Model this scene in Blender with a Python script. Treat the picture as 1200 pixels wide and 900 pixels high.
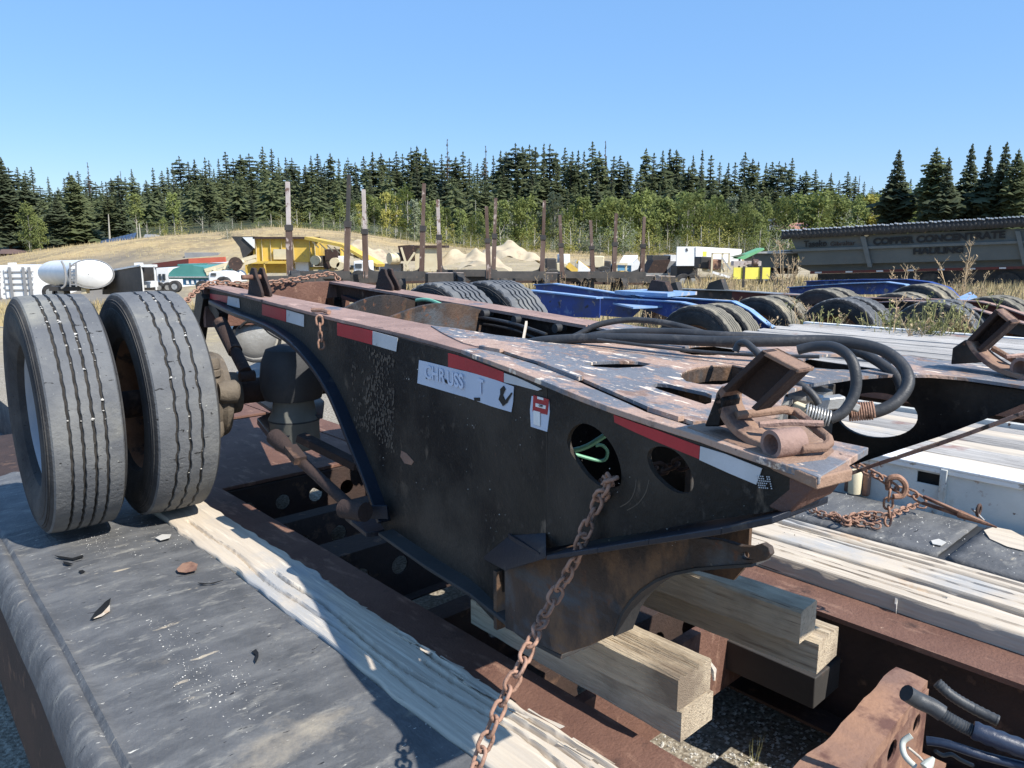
import bpy, bmesh, math, random
from mathutils import Vector, Matrix, noise
from mathutils.geometry import tessellate_polygon
random.seed(7)
for o in list(bpy.data.objects): bpy.data.objects.remove(o)
S = bpy.context.scene; COL = S.collection
R = math.radians
# ---------------------------------------------------------------- camera, world, sun, exposure
F = 880.0; H = 2.3; PITCH = R(10.3)
cam = bpy.data.cameras.new('camera'); co = bpy.data.objects.new('camera', cam); COL.objects.link(co)
cam.sensor_width = 36; cam.lens = F/1200*36; cam.clip_start = .05; cam.clip_end = 6000
co.location = (0, 0, H); co.rotation_euler = (R(90)-PITCH, 0, 0); S.camera = co
SUN_AZ, SUN_EL = 128, 46
w = bpy.data.worlds.new('World'); S.world = w; w.use_nodes = True
nt = w.node_tree; bg = nt.nodes['Background']
sky = nt.nodes.new('ShaderNodeTexSky'); sky.sky_type = 'NISHITA'; sky.sun_disc = False
sky.sun_elevation = R(SUN_EL); sky.sun_rotation = R(SUN_AZ); sky.air_density = 1.25; sky.dust_density = .1; sky.ozone_density = 3.5; sky.altitude = 300
hs = nt.nodes.new('ShaderNodeHueSaturation'); hs.inputs['Saturation'].default_value = 1.18; hs.inputs['Hue'].default_value = .508; nt.links.new(sky.outputs[0], hs.inputs['Color']); mxs = nt.nodes.new('ShaderNodeMix'); mxs.data_type = 'RGBA'; mxs.inputs[0].default_value = .62; nt.links.new(hs.outputs[0], mxs.inputs[6]); mxs.inputs[7].default_value = (1.5, 3.1, 5.9, 1); nt.links.new(mxs.outputs[2], bg.inputs[0]); bg.inputs[1].default_value = .125
sl = bpy.data.lights.new('sun', 'SUN'); sl.energy = 5.0; sl.angle = R(.53); sl.color = (1, .95, .87)
so = bpy.data.objects.new('sun', sl); COL.objects.link(so)
sv = Vector((math.sin(R(SUN_AZ))*math.cos(R(SUN_EL)), math.cos(R(SUN_AZ))*math.cos(R(SUN_EL)), math.sin(R(SUN_EL))))
so.rotation_euler = sv.to_track_quat('Z', 'Y').to_euler()
S.view_settings.view_transform = 'Standard'; S.view_settings.look = 'None'; S.view_settings.exposure = .5
S.render.engine = 'CYCLES'

# ---------------------------------------------------------------- measuring helpers: camera ray against real planes
def ray(px, py):
    up = 450-py
    return Vector((px-600, F*math.cos(PITCH)+up*math.sin(PITCH), up*math.cos(PITCH)-F*math.sin(PITCH)))
class Frame:                                   # local x = v (across), y = u (along, away), z up
    def __init__(s, th): s.t = R(th); s.U = Vector((-math.sin(s.t), math.cos(s.t), 0)); s.V = Vector((math.cos(s.t), math.sin(s.t), 0))
    def loc(s, p): return Vector((p.dot(s.V), p.dot(s.U), p.z))
    def world(s, p): return s.V*p[0]+s.U*p[1]+Vector((0, 0, p[2]))
    def on_v(s, px, py, v): r = ray(px, py); return s.loc(r*(v/r.dot(s.V)))+Vector((0, 0, H))
    def on_u(s, px, py, u): r = ray(px, py); return s.loc(r*(u/r.dot(s.U)))+Vector((0, 0, H))
    def on_z(s, px, py, z): r = ray(px, py); return s.loc(r*((z-H)/r.z))+Vector((0, 0, H))
    def on_t(s, px, py, a=1.93, b=.036): r = ray(px, py); k = (a-H)/(r.z-b*r.dot(s.U)); return s.loc(r*k)+Vector((0, 0, H))
    def at(s, px, py, Y): r = ray(px, py); return s.loc(r*(Y/r.y))+Vector((0, 0, H))
W = Frame(0); J = Frame(37.5); L = Frame(42.5)

# ---------------------------------------------------------------- terrain height
def sst(a, b, x): t = max(0, min(1, (x-a)/(b-a))); return t*t*(3-2*t)
def interp(t, x):
    if x <= t[0][0]: return t[0][1]
    for (a, p), (b, q) in zip(t, t[1:]):
        if x <= b: return p+(q-p)*(x-a)/(b-a)
    return t[-1][1]
CREST = [(-1.2, .5), (-.69, .9), (-.58, 2.3), (-.46, 3.5), (-.31, 4.5), (-.21, 3.9), (-.05, 2.1), (.12, 1.4), (.35, .8), (1.2, .8)]
def ground(x, y):
    v = .737*x+.676*y; u = -.676*x+.737*y
    a = x/max(y, 1)
    near = .36+.34*sst(4.6, 6.2, v)*(1-sst(7, 14, u))
    mid = .45*sst(8, 20, y)
    left = -2.0*sst(-.22, -.42, a)*sst(14, 40, y) if y > 0 else 0
    base = max(near, mid)+left
    c = interp(CREST, a)
    far = sst(58, 88, y)
    h = base*(1-far)+c*far
    h += max(0, y-100)*.062*sst(100, 120, y)*(1 if y < 400 else 1)
    if y > 330: h -= (y-330)*.062
    h += .03*noise.noise(Vector((x*.5, y*.5, 0)))*sst(8, 20, y)+ (.35*noise.noise(Vector((x*.06, y*.06, 3)))*sst(60, 80, y))
    return h

# ---------------------------------------------------------------- materials
def lnk(nt, a, b): nt.links.new(a, b)
def mk(name, cols, scale=4, rough=.7, metal=0, bump=.3, bs=60, stretch=(1, 1, 1), patches=(), rvar=0, vary=0, spec=.4, gen=False):
    m = bpy.data.materials.new(name); m.use_nodes = True; t = m.node_tree; b = t.nodes['Principled BSDF']
    tc = t.nodes.new('ShaderNodeTexCoord'); oi = t.nodes.new('ShaderNodeObjectInfo')
    ad = t.nodes.new('ShaderNodeVectorMath'); ad.operation = 'MULTIPLY_ADD'
    lnk(t, oi.outputs['Random'], ad.inputs[0]); ad.inputs[1].default_value = (37, 21, 11) if not gen else (0, 0, 0); lnk(t, tc.outputs['Object'], ad.inputs[2])
    def nz(sc, st, det=7, r=.6):
        mp = t.nodes.new('ShaderNodeMapping'); mp.inputs['Scale'].default_value = st; lnk(t, ad.outputs[0], mp.inputs[0])
        n = t.nodes.new('ShaderNodeTexNoise'); n.inputs['Scale'].default_value = sc; n.inputs['Detail'].default_value = det; n.inputs['Roughness'].default_value = r
        lnk(t, mp.outputs[0], n.inputs[0]); return n.outputs[0]
    def rmp(src, a, bb):
        mr = t.nodes.new('ShaderNodeMapRange'); mr.inputs[1].default_value = a; mr.inputs[2].default_value = bb; lnk(t, src, mr.inputs[0]); return mr.outputs[0]
    def mix(f, a, bcol):
        x = t.nodes.new('ShaderNodeMix'); x.data_type = 'RGBA'; lnk(t, f, x.inputs[0])
        if isinstance(a, tuple): x.inputs[6].default_value = (*a, 1)
        else: lnk(t, a, x.inputs[6])
        x.inputs[7].default_value = (*bcol, 1); return x.outputs[2]
    cur = mix(rmp(nz(scale, stretch), .35, .65), tuple(cols[0]), cols[1])
    if len(cols) > 2: cur = mix(rmp(nz(scale*2.7, stretch), .45, .7), cur, cols[2])
    for pt in patches:
        c, sc, a, bb = pt[:4]; st = pt[4] if len(pt) > 4 else (1, 1, 1)
        cur = mix(rmp(nz(sc, st, 9, .62), a, bb), cur, c)
    if vary:
        hs = t.nodes.new('ShaderNodeHueSaturation'); mr = t.nodes.new('ShaderNodeMapRange'); lnk(t, oi.outputs['Random'], mr.inputs[0])
        mr.inputs[3].default_value = 1-vary; mr.inputs[4].default_value = 1+vary; lnk(t, mr.outputs[0], hs.inputs['Value']); lnk(t, cur, hs.inputs['Color']); cur = hs.outputs[0]
    lnk(t, cur, b.inputs['Base Color'])
    b.inputs['Metallic'].default_value = metal; b.inputs['Specular IOR Level'].default_value = spec
    if rvar: 
        mr = t.nodes.new('ShaderNodeMapRange'); lnk(t, nz(scale*3, (1, 1, 1)), mr.inputs[0]); mr.inputs[3].default_value = rough-rvar; mr.inputs[4].default_value = rough+rvar; lnk(t, mr.outputs[0], b.inputs['Roughness'])
    else: b.inputs['Roughness'].default_value = rough
    if bump:
        bp = t.nodes.new('ShaderNodeBump'); bp.inputs['Strength'].default_value = bump; bp.inputs['Distance'].default_value = .01
        lnk(t, nz(bs, stretch, 6), bp.inputs['Height']); lnk(t, bp.outputs[0], b.inputs['Normal'])
    return m
M = {}
M['black'] = mk('black_paint', [(.005, .005, .006), (.010, .0095, .010)], 3, .5, bump=.35, bs=60, rvar=.12, spec=.18, patches=[
    ((.036, .031, .024), 1.6, .48, .70), ((.14, .105, .075), 8, .635, .69, (1, 1.3, .6)), ((.05, .042, .035), 30, .60, .68), ((.16, .07, .035), 14, .70, .74), ((.30, .28, .26), 45, .705, .74), ((.05, .042, .034), 1.3, .48, .62)])
M['black_dusty'] = mk('dusty_black_paint', [(.060, .038, .026), (.090, .056, .038)], 3, .7, bump=.4, bs=70, patches=[
    ((.022, .020, .020), 2.5, .42, .60, (1, 1, .6)), ((.10, .10, .10), 4, .60, .72, (1, 1.5, .6)), ((.17, .095, .05), 6, .52, .64, (1, 1, .5)), ((.07, .08, .09), 3, .56, .66, (1, .6, 1.5)), ((.12, .055, .03), 26, .60, .68), ((.17, .15, .12), 50, .70, .74)])
M['navy'] = mk('dark_navy_paint', [(.006, .009, .017), (.011, .016, .027)], 5, .45, bump=.2, patches=[((.08, .07, .06), 8, .62, .72), ((.2, .18, .15), 60, .72, .75)])
M['deck'] = mk('chipped_slate_paint', [(.125, .132, .150), (.185, .190, .205)], 3, .6, bump=.6, bs=40, stretch=(2.2, 1, 1), patches=[
    ((.42, .285, .215), 2.6, .50, .56, (2, 1.1, 1)), ((.24, .155, .115), 9, .57, .63, (2, 1.1, 1)), ((.36, .24, .175), 24, .58, .62, (2, 1, 1)), ((.78, .64, .50), 9, .60, .625, (3.6, 1, 1)), ((.60, .48, .38), 34, .63, .66, (2.5, 1, 1)), ((.05, .035, .03), 22, .66, .70)])
M['pinkrust'] = mk('faded_pink_rust', [(.36, .235, .19), (.25, .16, .13)], 5, .75, bump=.5, bs=60, patches=[((.45, .30, .24), 8, .58, .66, (2.5, .7, 1)), ((.06, .045, .04), 14, .62, .68, (2, .7, 1)), ((.12, .13, .16), 4, .60, .66)])
M['rust'] = mk('brown_rust', [(.17, .088, .062), (.125, .062, .045)], 5, .85, bump=.6, bs=70, patches=[((.26, .15, .105), 9, .55, .68, (2.5, .7, 1)), ((.07, .038, .03), 7, .60, .70), ((.42, .30, .22), 38, .70, .75)])
M['rust_orange'] = mk('orange_rust', [(.33, .185, .115), (.21, .125, .095)], 5, .85, bump=.35, bs=60, patches=[((.13, .065, .05), 9, .50, .62), ((.46, .27, .16), 12, .62, .72)])
M['hookrust'] = mk('pale_brown_rust', [(.30, .19, .13), (.22, .135, .095)], 6, .85, bump=.6, bs=60, patches=[((.10, .06, .05), 10, .54, .64), ((.42, .30, .21), 14, .60, .70)])
M['rust_dark'] = mk('dark_rust', [(.055, .033, .026), (.032, .021, .018)], 5, .85, bump=.5, bs=70, patches=[((.13, .075, .05), 10, .58, .68)])  # also stands in for shade in the beam well and hook channel
M['edge'] = mk('worn_edge', [(.36, .23, .17), (.18, .10, .075)], 12, .75, bump=.4, patches=[((.05, .04, .035), 18, .56, .62)])
M['rust_dust'] = mk('dusty_rust_flecks', [(.12, .095, .07), (.075, .06, .048)], 20, .9, bump=0)
M['chain'] = mk('rusted_chain', [(.40, .235, .165), (.27, .15, .10)], 25, .8, bump=.4, bs=120, patches=[((.09, .05, .035), 40, .56, .66)])
M['chain_dark'] = mk('dark_rusted_chain', [(.085, .05, .038), (.05, .032, .026)], 25, .85, bump=.4, bs=120)
def tyre_mat(n, a, b, dust): return mk(n, [a, b], 6, .88, bump=.5, bs=55, spec=.25, patches=[(dust, 3.5, .48, .72), ((dust[0]*1.4, dust[1]*1.35, dust[2]*1.2), 1.8, .56, .75), ((dust[0]*1.9, dust[1]*1.9, dust[2]*1.8), 60, .66, .72), ((.015, .015, .015), 22, .655, .675, (.6, 2.2, 2.2)), ((.02, .02, .02), 50, .66, .69)])
M['tyre'] = tyre_mat('worn_tread_rubber', (.105, .11, .118), (.145, .15, .155), (.20, .20, .19))
M['tyre_side'] = tyre_mat('sidewall_rubber', (.030, .030, .032), (.05, .05, .05), (.085, .08, .075))
M['tyre_groove'] = mk('groove_dirt', [(.012, .012, .012), (.05, .045, .04)], 30, .95, bump=0, patches=[((.45, .41, .35), 70, .66, .70)])
M['tyre_tan'] = tyre_mat('dusty_tan_rubber', (.16, .15, .12), (.22, .20, .16), (.32, .28, .21))
M['rim'] = mk('grey_painted_steel', [(.22, .25, .29), (.30, .33, .36)], 5, .5, bump=.15, patches=[((.10, .075, .06), 7, .60, .72), ((.45, .42, .38), 9, .66, .75)])
M['rim_rust'] = mk('rusty_rim_steel', [(.16, .085, .05), (.28, .15, .085)], 8, .8, bump=.4, patches=[((.07, .05, .04), 10, .55, .65)])
M['fender'] = mk('scuffed_rubber_sheet', [(.075, .077, .080), (.115, .116, .118)], 4, .75, bump=.5, bs=34, stretch=(2.0, 1, 1), gen=True, patches=[
    ((.155, .155, .152), 4, .46, .68, (1.1, 3, 1)), ((.24, .23, .205), 9, .56, .72, (1, 2.6, 1)), ((.58, .55, .48), 26, .655, .69, (1, 3, 1)), ((.42, .36, .27), 1.5, .60, .74, (1, 1.3, 1)), ((.45, .38, .28), 5, .66, .72, (1, 3, 1)), ((.02, .02, .022), 16, .66, .69, (1, 3, 1))])
M['wood'] = mk('weathered_pale_timber', [(.60, .515, .405), (.49, .42, .335)], 4, .9, bump=.45, bs=9, stretch=(9, .5, 9), patches=[
    ((.43, .375, .31), 6, .60, .76, (6, .3, 6)), ((.06, .05, .045), 6, .69, .70, (13, .16, 13)), ((.50, .29, .13), 2.3, .62, .72), ((.40, .39, .37), 1.7, .52, .62, (1, .8, 1)), ((.68, .60, .48), 6, .58, .68, (8, .5, 8))])
M['wood_grey'] = mk('silver_grey_plank', [(.46, .43, .39), (.33, .31, .285)], 5, .9, bump=.9, bs=14, stretch=(12, .5, 12), vary=.22, patches=[
    ((.13, .12, .11), 9, .56, .64, (14, .35, 14)), ((.50, .47, .43), 7, .56, .66, (10, .4, 10)), ((.30, .19, .16), 2.6, .60, .68)])
M['wood_block'] = mk('dunnage_timber', [(.62, .51, .355), (.48, .385, .27)], 6, .88, bump=.8, bs=16, stretch=(14, .7, 14), patches=[((.26, .19, .13), 6, .56, .70, (9, .5, 9)), ((.07, .055, .045), 8, .655, .68, (13, .25, 13)), ((.24, .185, .13), 2.2, .53, .66, (1, .6, 1))])
M['white_paint'] = mk('stained_white_paint', [(.62, .62, .58), (.50, .51, .48)], 3, .6, bump=.3, patches=[((.33, .24, .13), 3.4, .56, .70, (1, 1.8, .6)), ((.24, .10, .04), 8, .62, .68), ((.10, .05, .03), 22, .66, .70)])
M['white_rail'] = mk('bright_white_paint', [(.80, .79, .75), (.74, .73, .70)], 4, .5, bump=.2, patches=[((.42, .36, .28), 16, .62, .67, (2.5, .7, 1))])
M['white'] = mk('clean_white', [(.78, .78, .76), (.70, .70, .69)], 1.5, .5, bump=.05, patches=[((.50, .47, .42), 2.5, .64, .78)])
M['cream'] = mk('cream_paint', [(.62, .55, .38), (.55, .47, .31)], 2, .6, bump=.1, patches=[((.34, .25, .15), 3, .60, .70)])
M['yellow'] = mk('machine_yellow', [(.66, .45, .085), (.58, .38, .07)], 1.5, .6, bump=.1, patches=[((.40, .28, .13), 2.5, .55, .68), ((.20, .12, .07), 6, .64, .70)])
M['lemon'] = mk('pale_yellow_board', [(.80, .72, .12), (.72, .63, .10)], 1.5, .6, bump=.05)
M['blue'] = mk('royal_blue_paint', [(.016, .045, .21), (.03, .07, .28)], 2, .5, bump=.15, patches=[((.05, .06, .11), 3, .50, .66), ((.10, .16, .32), 5, .58, .66), ((.28, .23, .19), 9, .62, .68), ((.02, .02, .03), 7, .64, .68)])
M['blue_top'] = mk('pale_blue_paint', [(.16, .29, .52), (.26, .38, .56)], 5, .55, bump=.2, patches=[((.46, .44, .44), 7, .54, .66, (2, .7, 1))])  # paler blue for rail tops, plates and uprights
M['teal'] = mk('teal_paint', [(.055, .20, .18), (.08, .25, .22)], 1.5, .5, bump=.05)
M['skyblue'] = mk('light_blue_paint', [(.10, .28, .45), (.16, .35, .50)], 1.5, .5, bump=.05)
M['redband'] = mk('red_fascia', [(.50, .12, .07), (.45, .10, .06)], 1.5, .6, bump=.05)
M['darkred'] = mk('dark_red_paint', [(.12, .025, .02), (.09, .03, .025)], 2, .7, bump=.1)
M['tape_red'] = mk('red_reflective_tape', [(.42, .022, .03), (.34, .02, .026)], 8, .45, bump=.12, bs=200, patches=[((.15, .08, .06), 13, .66, .70)])
M['tape_white'] = mk('white_reflective_tape', [(.56, .57, .58), (.46, .47, .47)], 8, .45, bump=.12, bs=200, patches=[((.20, .18, .15), 12, .64, .69)])
M['sticker'] = mk('weathered_sticker', [(.52, .57, .66), (.46, .51, .60)], 4, .6, bump=.05, patches=[((.10, .10, .10), 20, .70, .73)])
M['sticker_print'] = mk('faded_print', [(.56, .62, .74), (.50, .55, .65)], 8, .6, bump=0)
M['rubber_hose'] = mk('black_hose_rubber', [(.028, .03, .033), (.05, .05, .052)], 8, .5, bump=.3, bs=40, patches=[((.13, .12, .11), 9, .58, .72)])
M['rubber'] = mk('black_rubber', [(.022, .024, .027), (.04, .041, .043)], 5, .65, bump=.2)
M['bag_white'] = mk('pale_piston_plastic', [(.50, .52, .46), (.42, .43, .38)], 5, .6, bump=.1)
M['bag_dust_lit'] = mk('dusty_sunlit_rubber_bag', [(.12, .12, .105), (.17, .17, .15)], 5, .7, bump=.1)  # dust, plus sunlight on the lower bag put into the paler colour
M['alu'] = mk('dull_aluminium', [(.50, .50, .48), (.36, .35, .33)], 8, .45, metal=.5, bump=.2)
M['green_hose'] = mk('green_air_hose', [(.16, .42, .27), (.22, .50, .34)], 8, .45, bump=0)
M['tan_drum'] = mk('dusty_cast_iron', [(.17, .14, .105), (.11, .09, .07)], 8, .85, bump=.5, patches=[((.30, .24, .17), 9, .58, .68)])
M['darksteel'] = mk('charcoal_steel', [(.030, .030, .030), (.055, .05, .046)], 2, .7, bump=.2, patches=[((.12, .08, .06), 6, .60, .70)])
M['tub'] = mk('grey_green_tub_steel', [(.088, .097, .091), (.105, .114, .107)], 1.2, .6, bump=.15, patches=[((.10, .098, .09), 2, .58, .74, (1, 1, .4))])
M['tub_rib'] = mk('grey_rib_steel', [(.105, .115, .11), (.13, .14, .135)], 2, .6, bump=.1)
M['post'] = mk('brown_stake_steel', [(.085, .05, .037), (.15, .105, .085)], 3, .8, bump=.3, stretch=(1, 1, .35), patches=[((.42, .34, .30), 4, .58, .64, (1, 1, .6))])
M['post_white'] = mk('white_stake_paint', [(.52, .46, .43), (.40, .34, .31)], 3, .7, bump=.2, patches=[((.16, .10, .08), 5, .55, .62)])
M['loom'] = mk('grey_loom', [(.03, .034, .038), (.05, .054, .058)], 6, .5, bump=.2)
M['loom_blue'] = mk('blue_tape_wrap', [(.016, .026, .05), (.028, .038, .066)], 6, .4, bump=.2)
M['leaf_g'] = mk('conveyor_green', [(.12, .38, .16), (.20, .45, .24)], 2, .6, bump=0)
M['redroof'] = mk('faded_red_roof', [(.40, .20, .15), (.33, .17, .13)], 1, .8, bump=0)
M['road'] = mk('pale_road', [(.46, .44, .40), (.40, .38, .35)], 1.2, .95, bump=.1)
M['glass'] = mk('dark_glass', [(.03, .04, .05), (.05, .06, .07)], 1, .1, bump=0, spec=.8)
M['roof_grey'] = mk('grey_roof', [(.28, .28, .28), (.22, .22, .22)], 1, .8, bump=.1)
M['roof_brown'] = mk('brown_roof', [(.16, .10, .075), (.11, .07, .055)], 1, .8, bump=.1)
M['log_wall'] = mk('dark_log_wall', [(.11, .065, .045), (.08, .05, .035)], 2, .85, bump=.2)
M['solar'] = mk('solar_glass', [(.03, .045, .085), (.05, .07, .12)], 1, .25, bump=0, spec=.6)
M['sand'] = mk('sand', [(.50, .42, .29), (.42, .345, .235)], .8, .95, bump=.6, bs=4, patches=[((.34, .27, .19), 1.2, .55, .68)])
M['white_stone'] = mk('pale_stone', [(.62, .60, .55), (.50, .48, .44)], 9, .9, bump=.2, vary=.2)
M['text_dark'] = mk('black_lettering', [(.008, .008, .008), (.012, .012, .012)], 9, .6, bump=0)
M['bark'] = mk('dark_bark', [(.06, .045, .035), (.10, .075, .055)], 6, .9, bump=.3)
M['bark_pale'] = mk('pale_aspen_bark', [(.42, .40, .34), (.30, .28, .23)], 3, .9, bump=.2)
def leafm(n, a, b, v, sub=.25):
    m = mk(n, [a, b], .35, .75, bump=0, vary=v, spec=.2); t = m.node_tree; b_ = t.nodes['Principled BSDF']; tr = t.nodes.new('ShaderNodeBsdfTranslucent'); mx = t.nodes.new('ShaderNodeMixShader'); mx.inputs[0].default_value = .38
    t.links.new(b_.inputs['Base Color'].links[0].from_socket, tr.inputs[0]); t.links.new(b_.outputs[0], mx.inputs[1]); t.links.new(tr.outputs[0], mx.inputs[2]); t.links.new(mx.outputs[0], t.nodes['Material Output'].inputs[0]); return m
M['needle'] = leafm('conifer_needles', (.085, .102, .048), (.118, .135, .062), .28)
M['needle2'] = leafm('blue_green_needles', (.078, .098, .055), (.108, .126, .070), .22)
M['leaf'] = leafm('aspen_leaves', (.17, .205, .065), (.23, .26, .085), .22)
M['leaf_y'] = leafm('yellowing_leaves', (.36, .33, .09), (.28, .28, .08), .2)
M['leaf_pale'] = leafm('silvery_leaves', (.25, .28, .19), (.19, .22, .13), .2)
M['weed'] = mk('dry_weed_stalk', [(.42, .31, .19), (.33, .25, .15)], 3, .9, bump=0, vary=.25)
M['weed_green'] = mk('green_weed', [(.20, .21, .08), (.30, .27, .12)], 3, .9, bump=0, vary=.3)
M['drygrass'] = mk('dry_grass', [(.46, .36, .20), (.36, .30, .15)], 3, .9, bump=0)

# ground materials (position-driven mix of gravel, soil, dry grass, forest floor)
def ground_mat():
    m = bpy.data.materials.new('yard_ground'); m.use_nodes = True; t = m.node_tree; b = t.nodes['Principled BSDF']; b.inputs['Roughness'].default_value = .95; b.inputs['Specular IOR Level'].default_value = .15
    g = t.nodes.new('ShaderNodeNewGeometry'); sp = t.nodes.new('ShaderNodeSeparateXYZ'); lnk(t, g.outputs['Position'], sp.inputs[0])
    def nz(sc, st=(1, 1, 1), det=8):
        mp = t.nodes.new('ShaderNodeMapping'); mp.inputs['Scale'].default_value = st; lnk(t, g.outputs['Position'], mp.inputs[0])
        n = t.nodes.new('ShaderNodeTexNoise'); n.inputs['Scale'].default_value = sc; n.inputs['Detail'].default_value = det; lnk(t, mp.outputs[0], n.inputs[0]); return n.outputs[0]
    def rmp(src, a, bb):
        mr = t.nodes.new('ShaderNodeMapRange'); mr.inputs[1].default_value = a; mr.inputs[2].default_value = bb; lnk(t, src, mr.inputs[0]); return mr.outputs[0]
    def mix(f, a, c):
        x = t.nodes.new('ShaderNodeMix'); x.data_type = 'RGBA'; lnk(t, f, x.inputs[0])
        for i, q in ((6, a), (7, c)):
            if isinstance(q, tuple): x.inputs[i].default_value = (*q, 1)
            else: lnk(t, q, x.inputs[i])
        return x.outputs[2]
    gravel = mix(rmp(nz(55), .40, .62), (.20, .17, .13), (.40, .36, .29)); gravel = mix(rmp(nz(.9), .5, .7), gravel, (.27, .235, .18))
    dirt = mix(rmp(nz(.45), .40, .60), (.40, .33, .23), (.30, .245, .16)); dirt = mix(rmp(nz(2.5), .52, .62), dirt, (.42, .345, .20))
    grey = mix(rmp(nz(.3), .35, .65), (.155, .14, .12), (.21, .19, .16))
    grass = mix(rmp(nz(.22, (1, 2.5, 1)), .38, .60), (.42, .31, .165), (.25, .195, .12)); grass = mix(rmp(nz(1.3, (1, 2, 1)), .54, .64), grass, (.50, .39, .20))
    forest = mix(rmp(nz(.2), .4, .6), (.03, .04, .02), (.07, .07, .035))
    nadd = t.nodes.new('ShaderNodeMath'); nadd.operation = 'MULTIPLY_ADD'; lnk(t, nz(.15), nadd.inputs[0]); nadd.inputs[1].default_value = 14; lnk(t, sp.outputs[1], nadd.inputs[2])
    c = mix(rmp(nadd.outputs[0], 19, 25), gravel, dirt)
    # the graded grey bank on the left of the yard
    xs = t.nodes.new('ShaderNodeMath'); xs.operation = 'MULTIPLY_ADD'; lnk(t, sp.outputs[1], xs.inputs[0]); xs.inputs[1].default_value = .42; lnk(t, sp.outputs[0], xs.inputs[2])
    cl = mix(rmp(xs.outputs[0], -3.5, .5), mix(rmp(nadd.outputs[0], 56, 64), dirt, grey), dirt); c = mix(rmp(nadd.outputs[0], 40, 44), c, cl)
    c = mix(rmp(nadd.outputs[0], 78, 86), c, grass); c = mix(rmp(nadd.outputs[0], 112, 120), c, forest)
    lnk(t, c, b.inputs['Base Color'])
    bp = t.nodes.new('ShaderNodeBump'); bp.inputs['Strength'].default_value = .8; bp.inputs['Distance'].default_value = .02; lnk(t, nz(45), bp.inputs['Height']); lnk(t, bp.outputs[0], b.inputs['Normal'])
    return m
M['ground'] = ground_mat()

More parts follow.
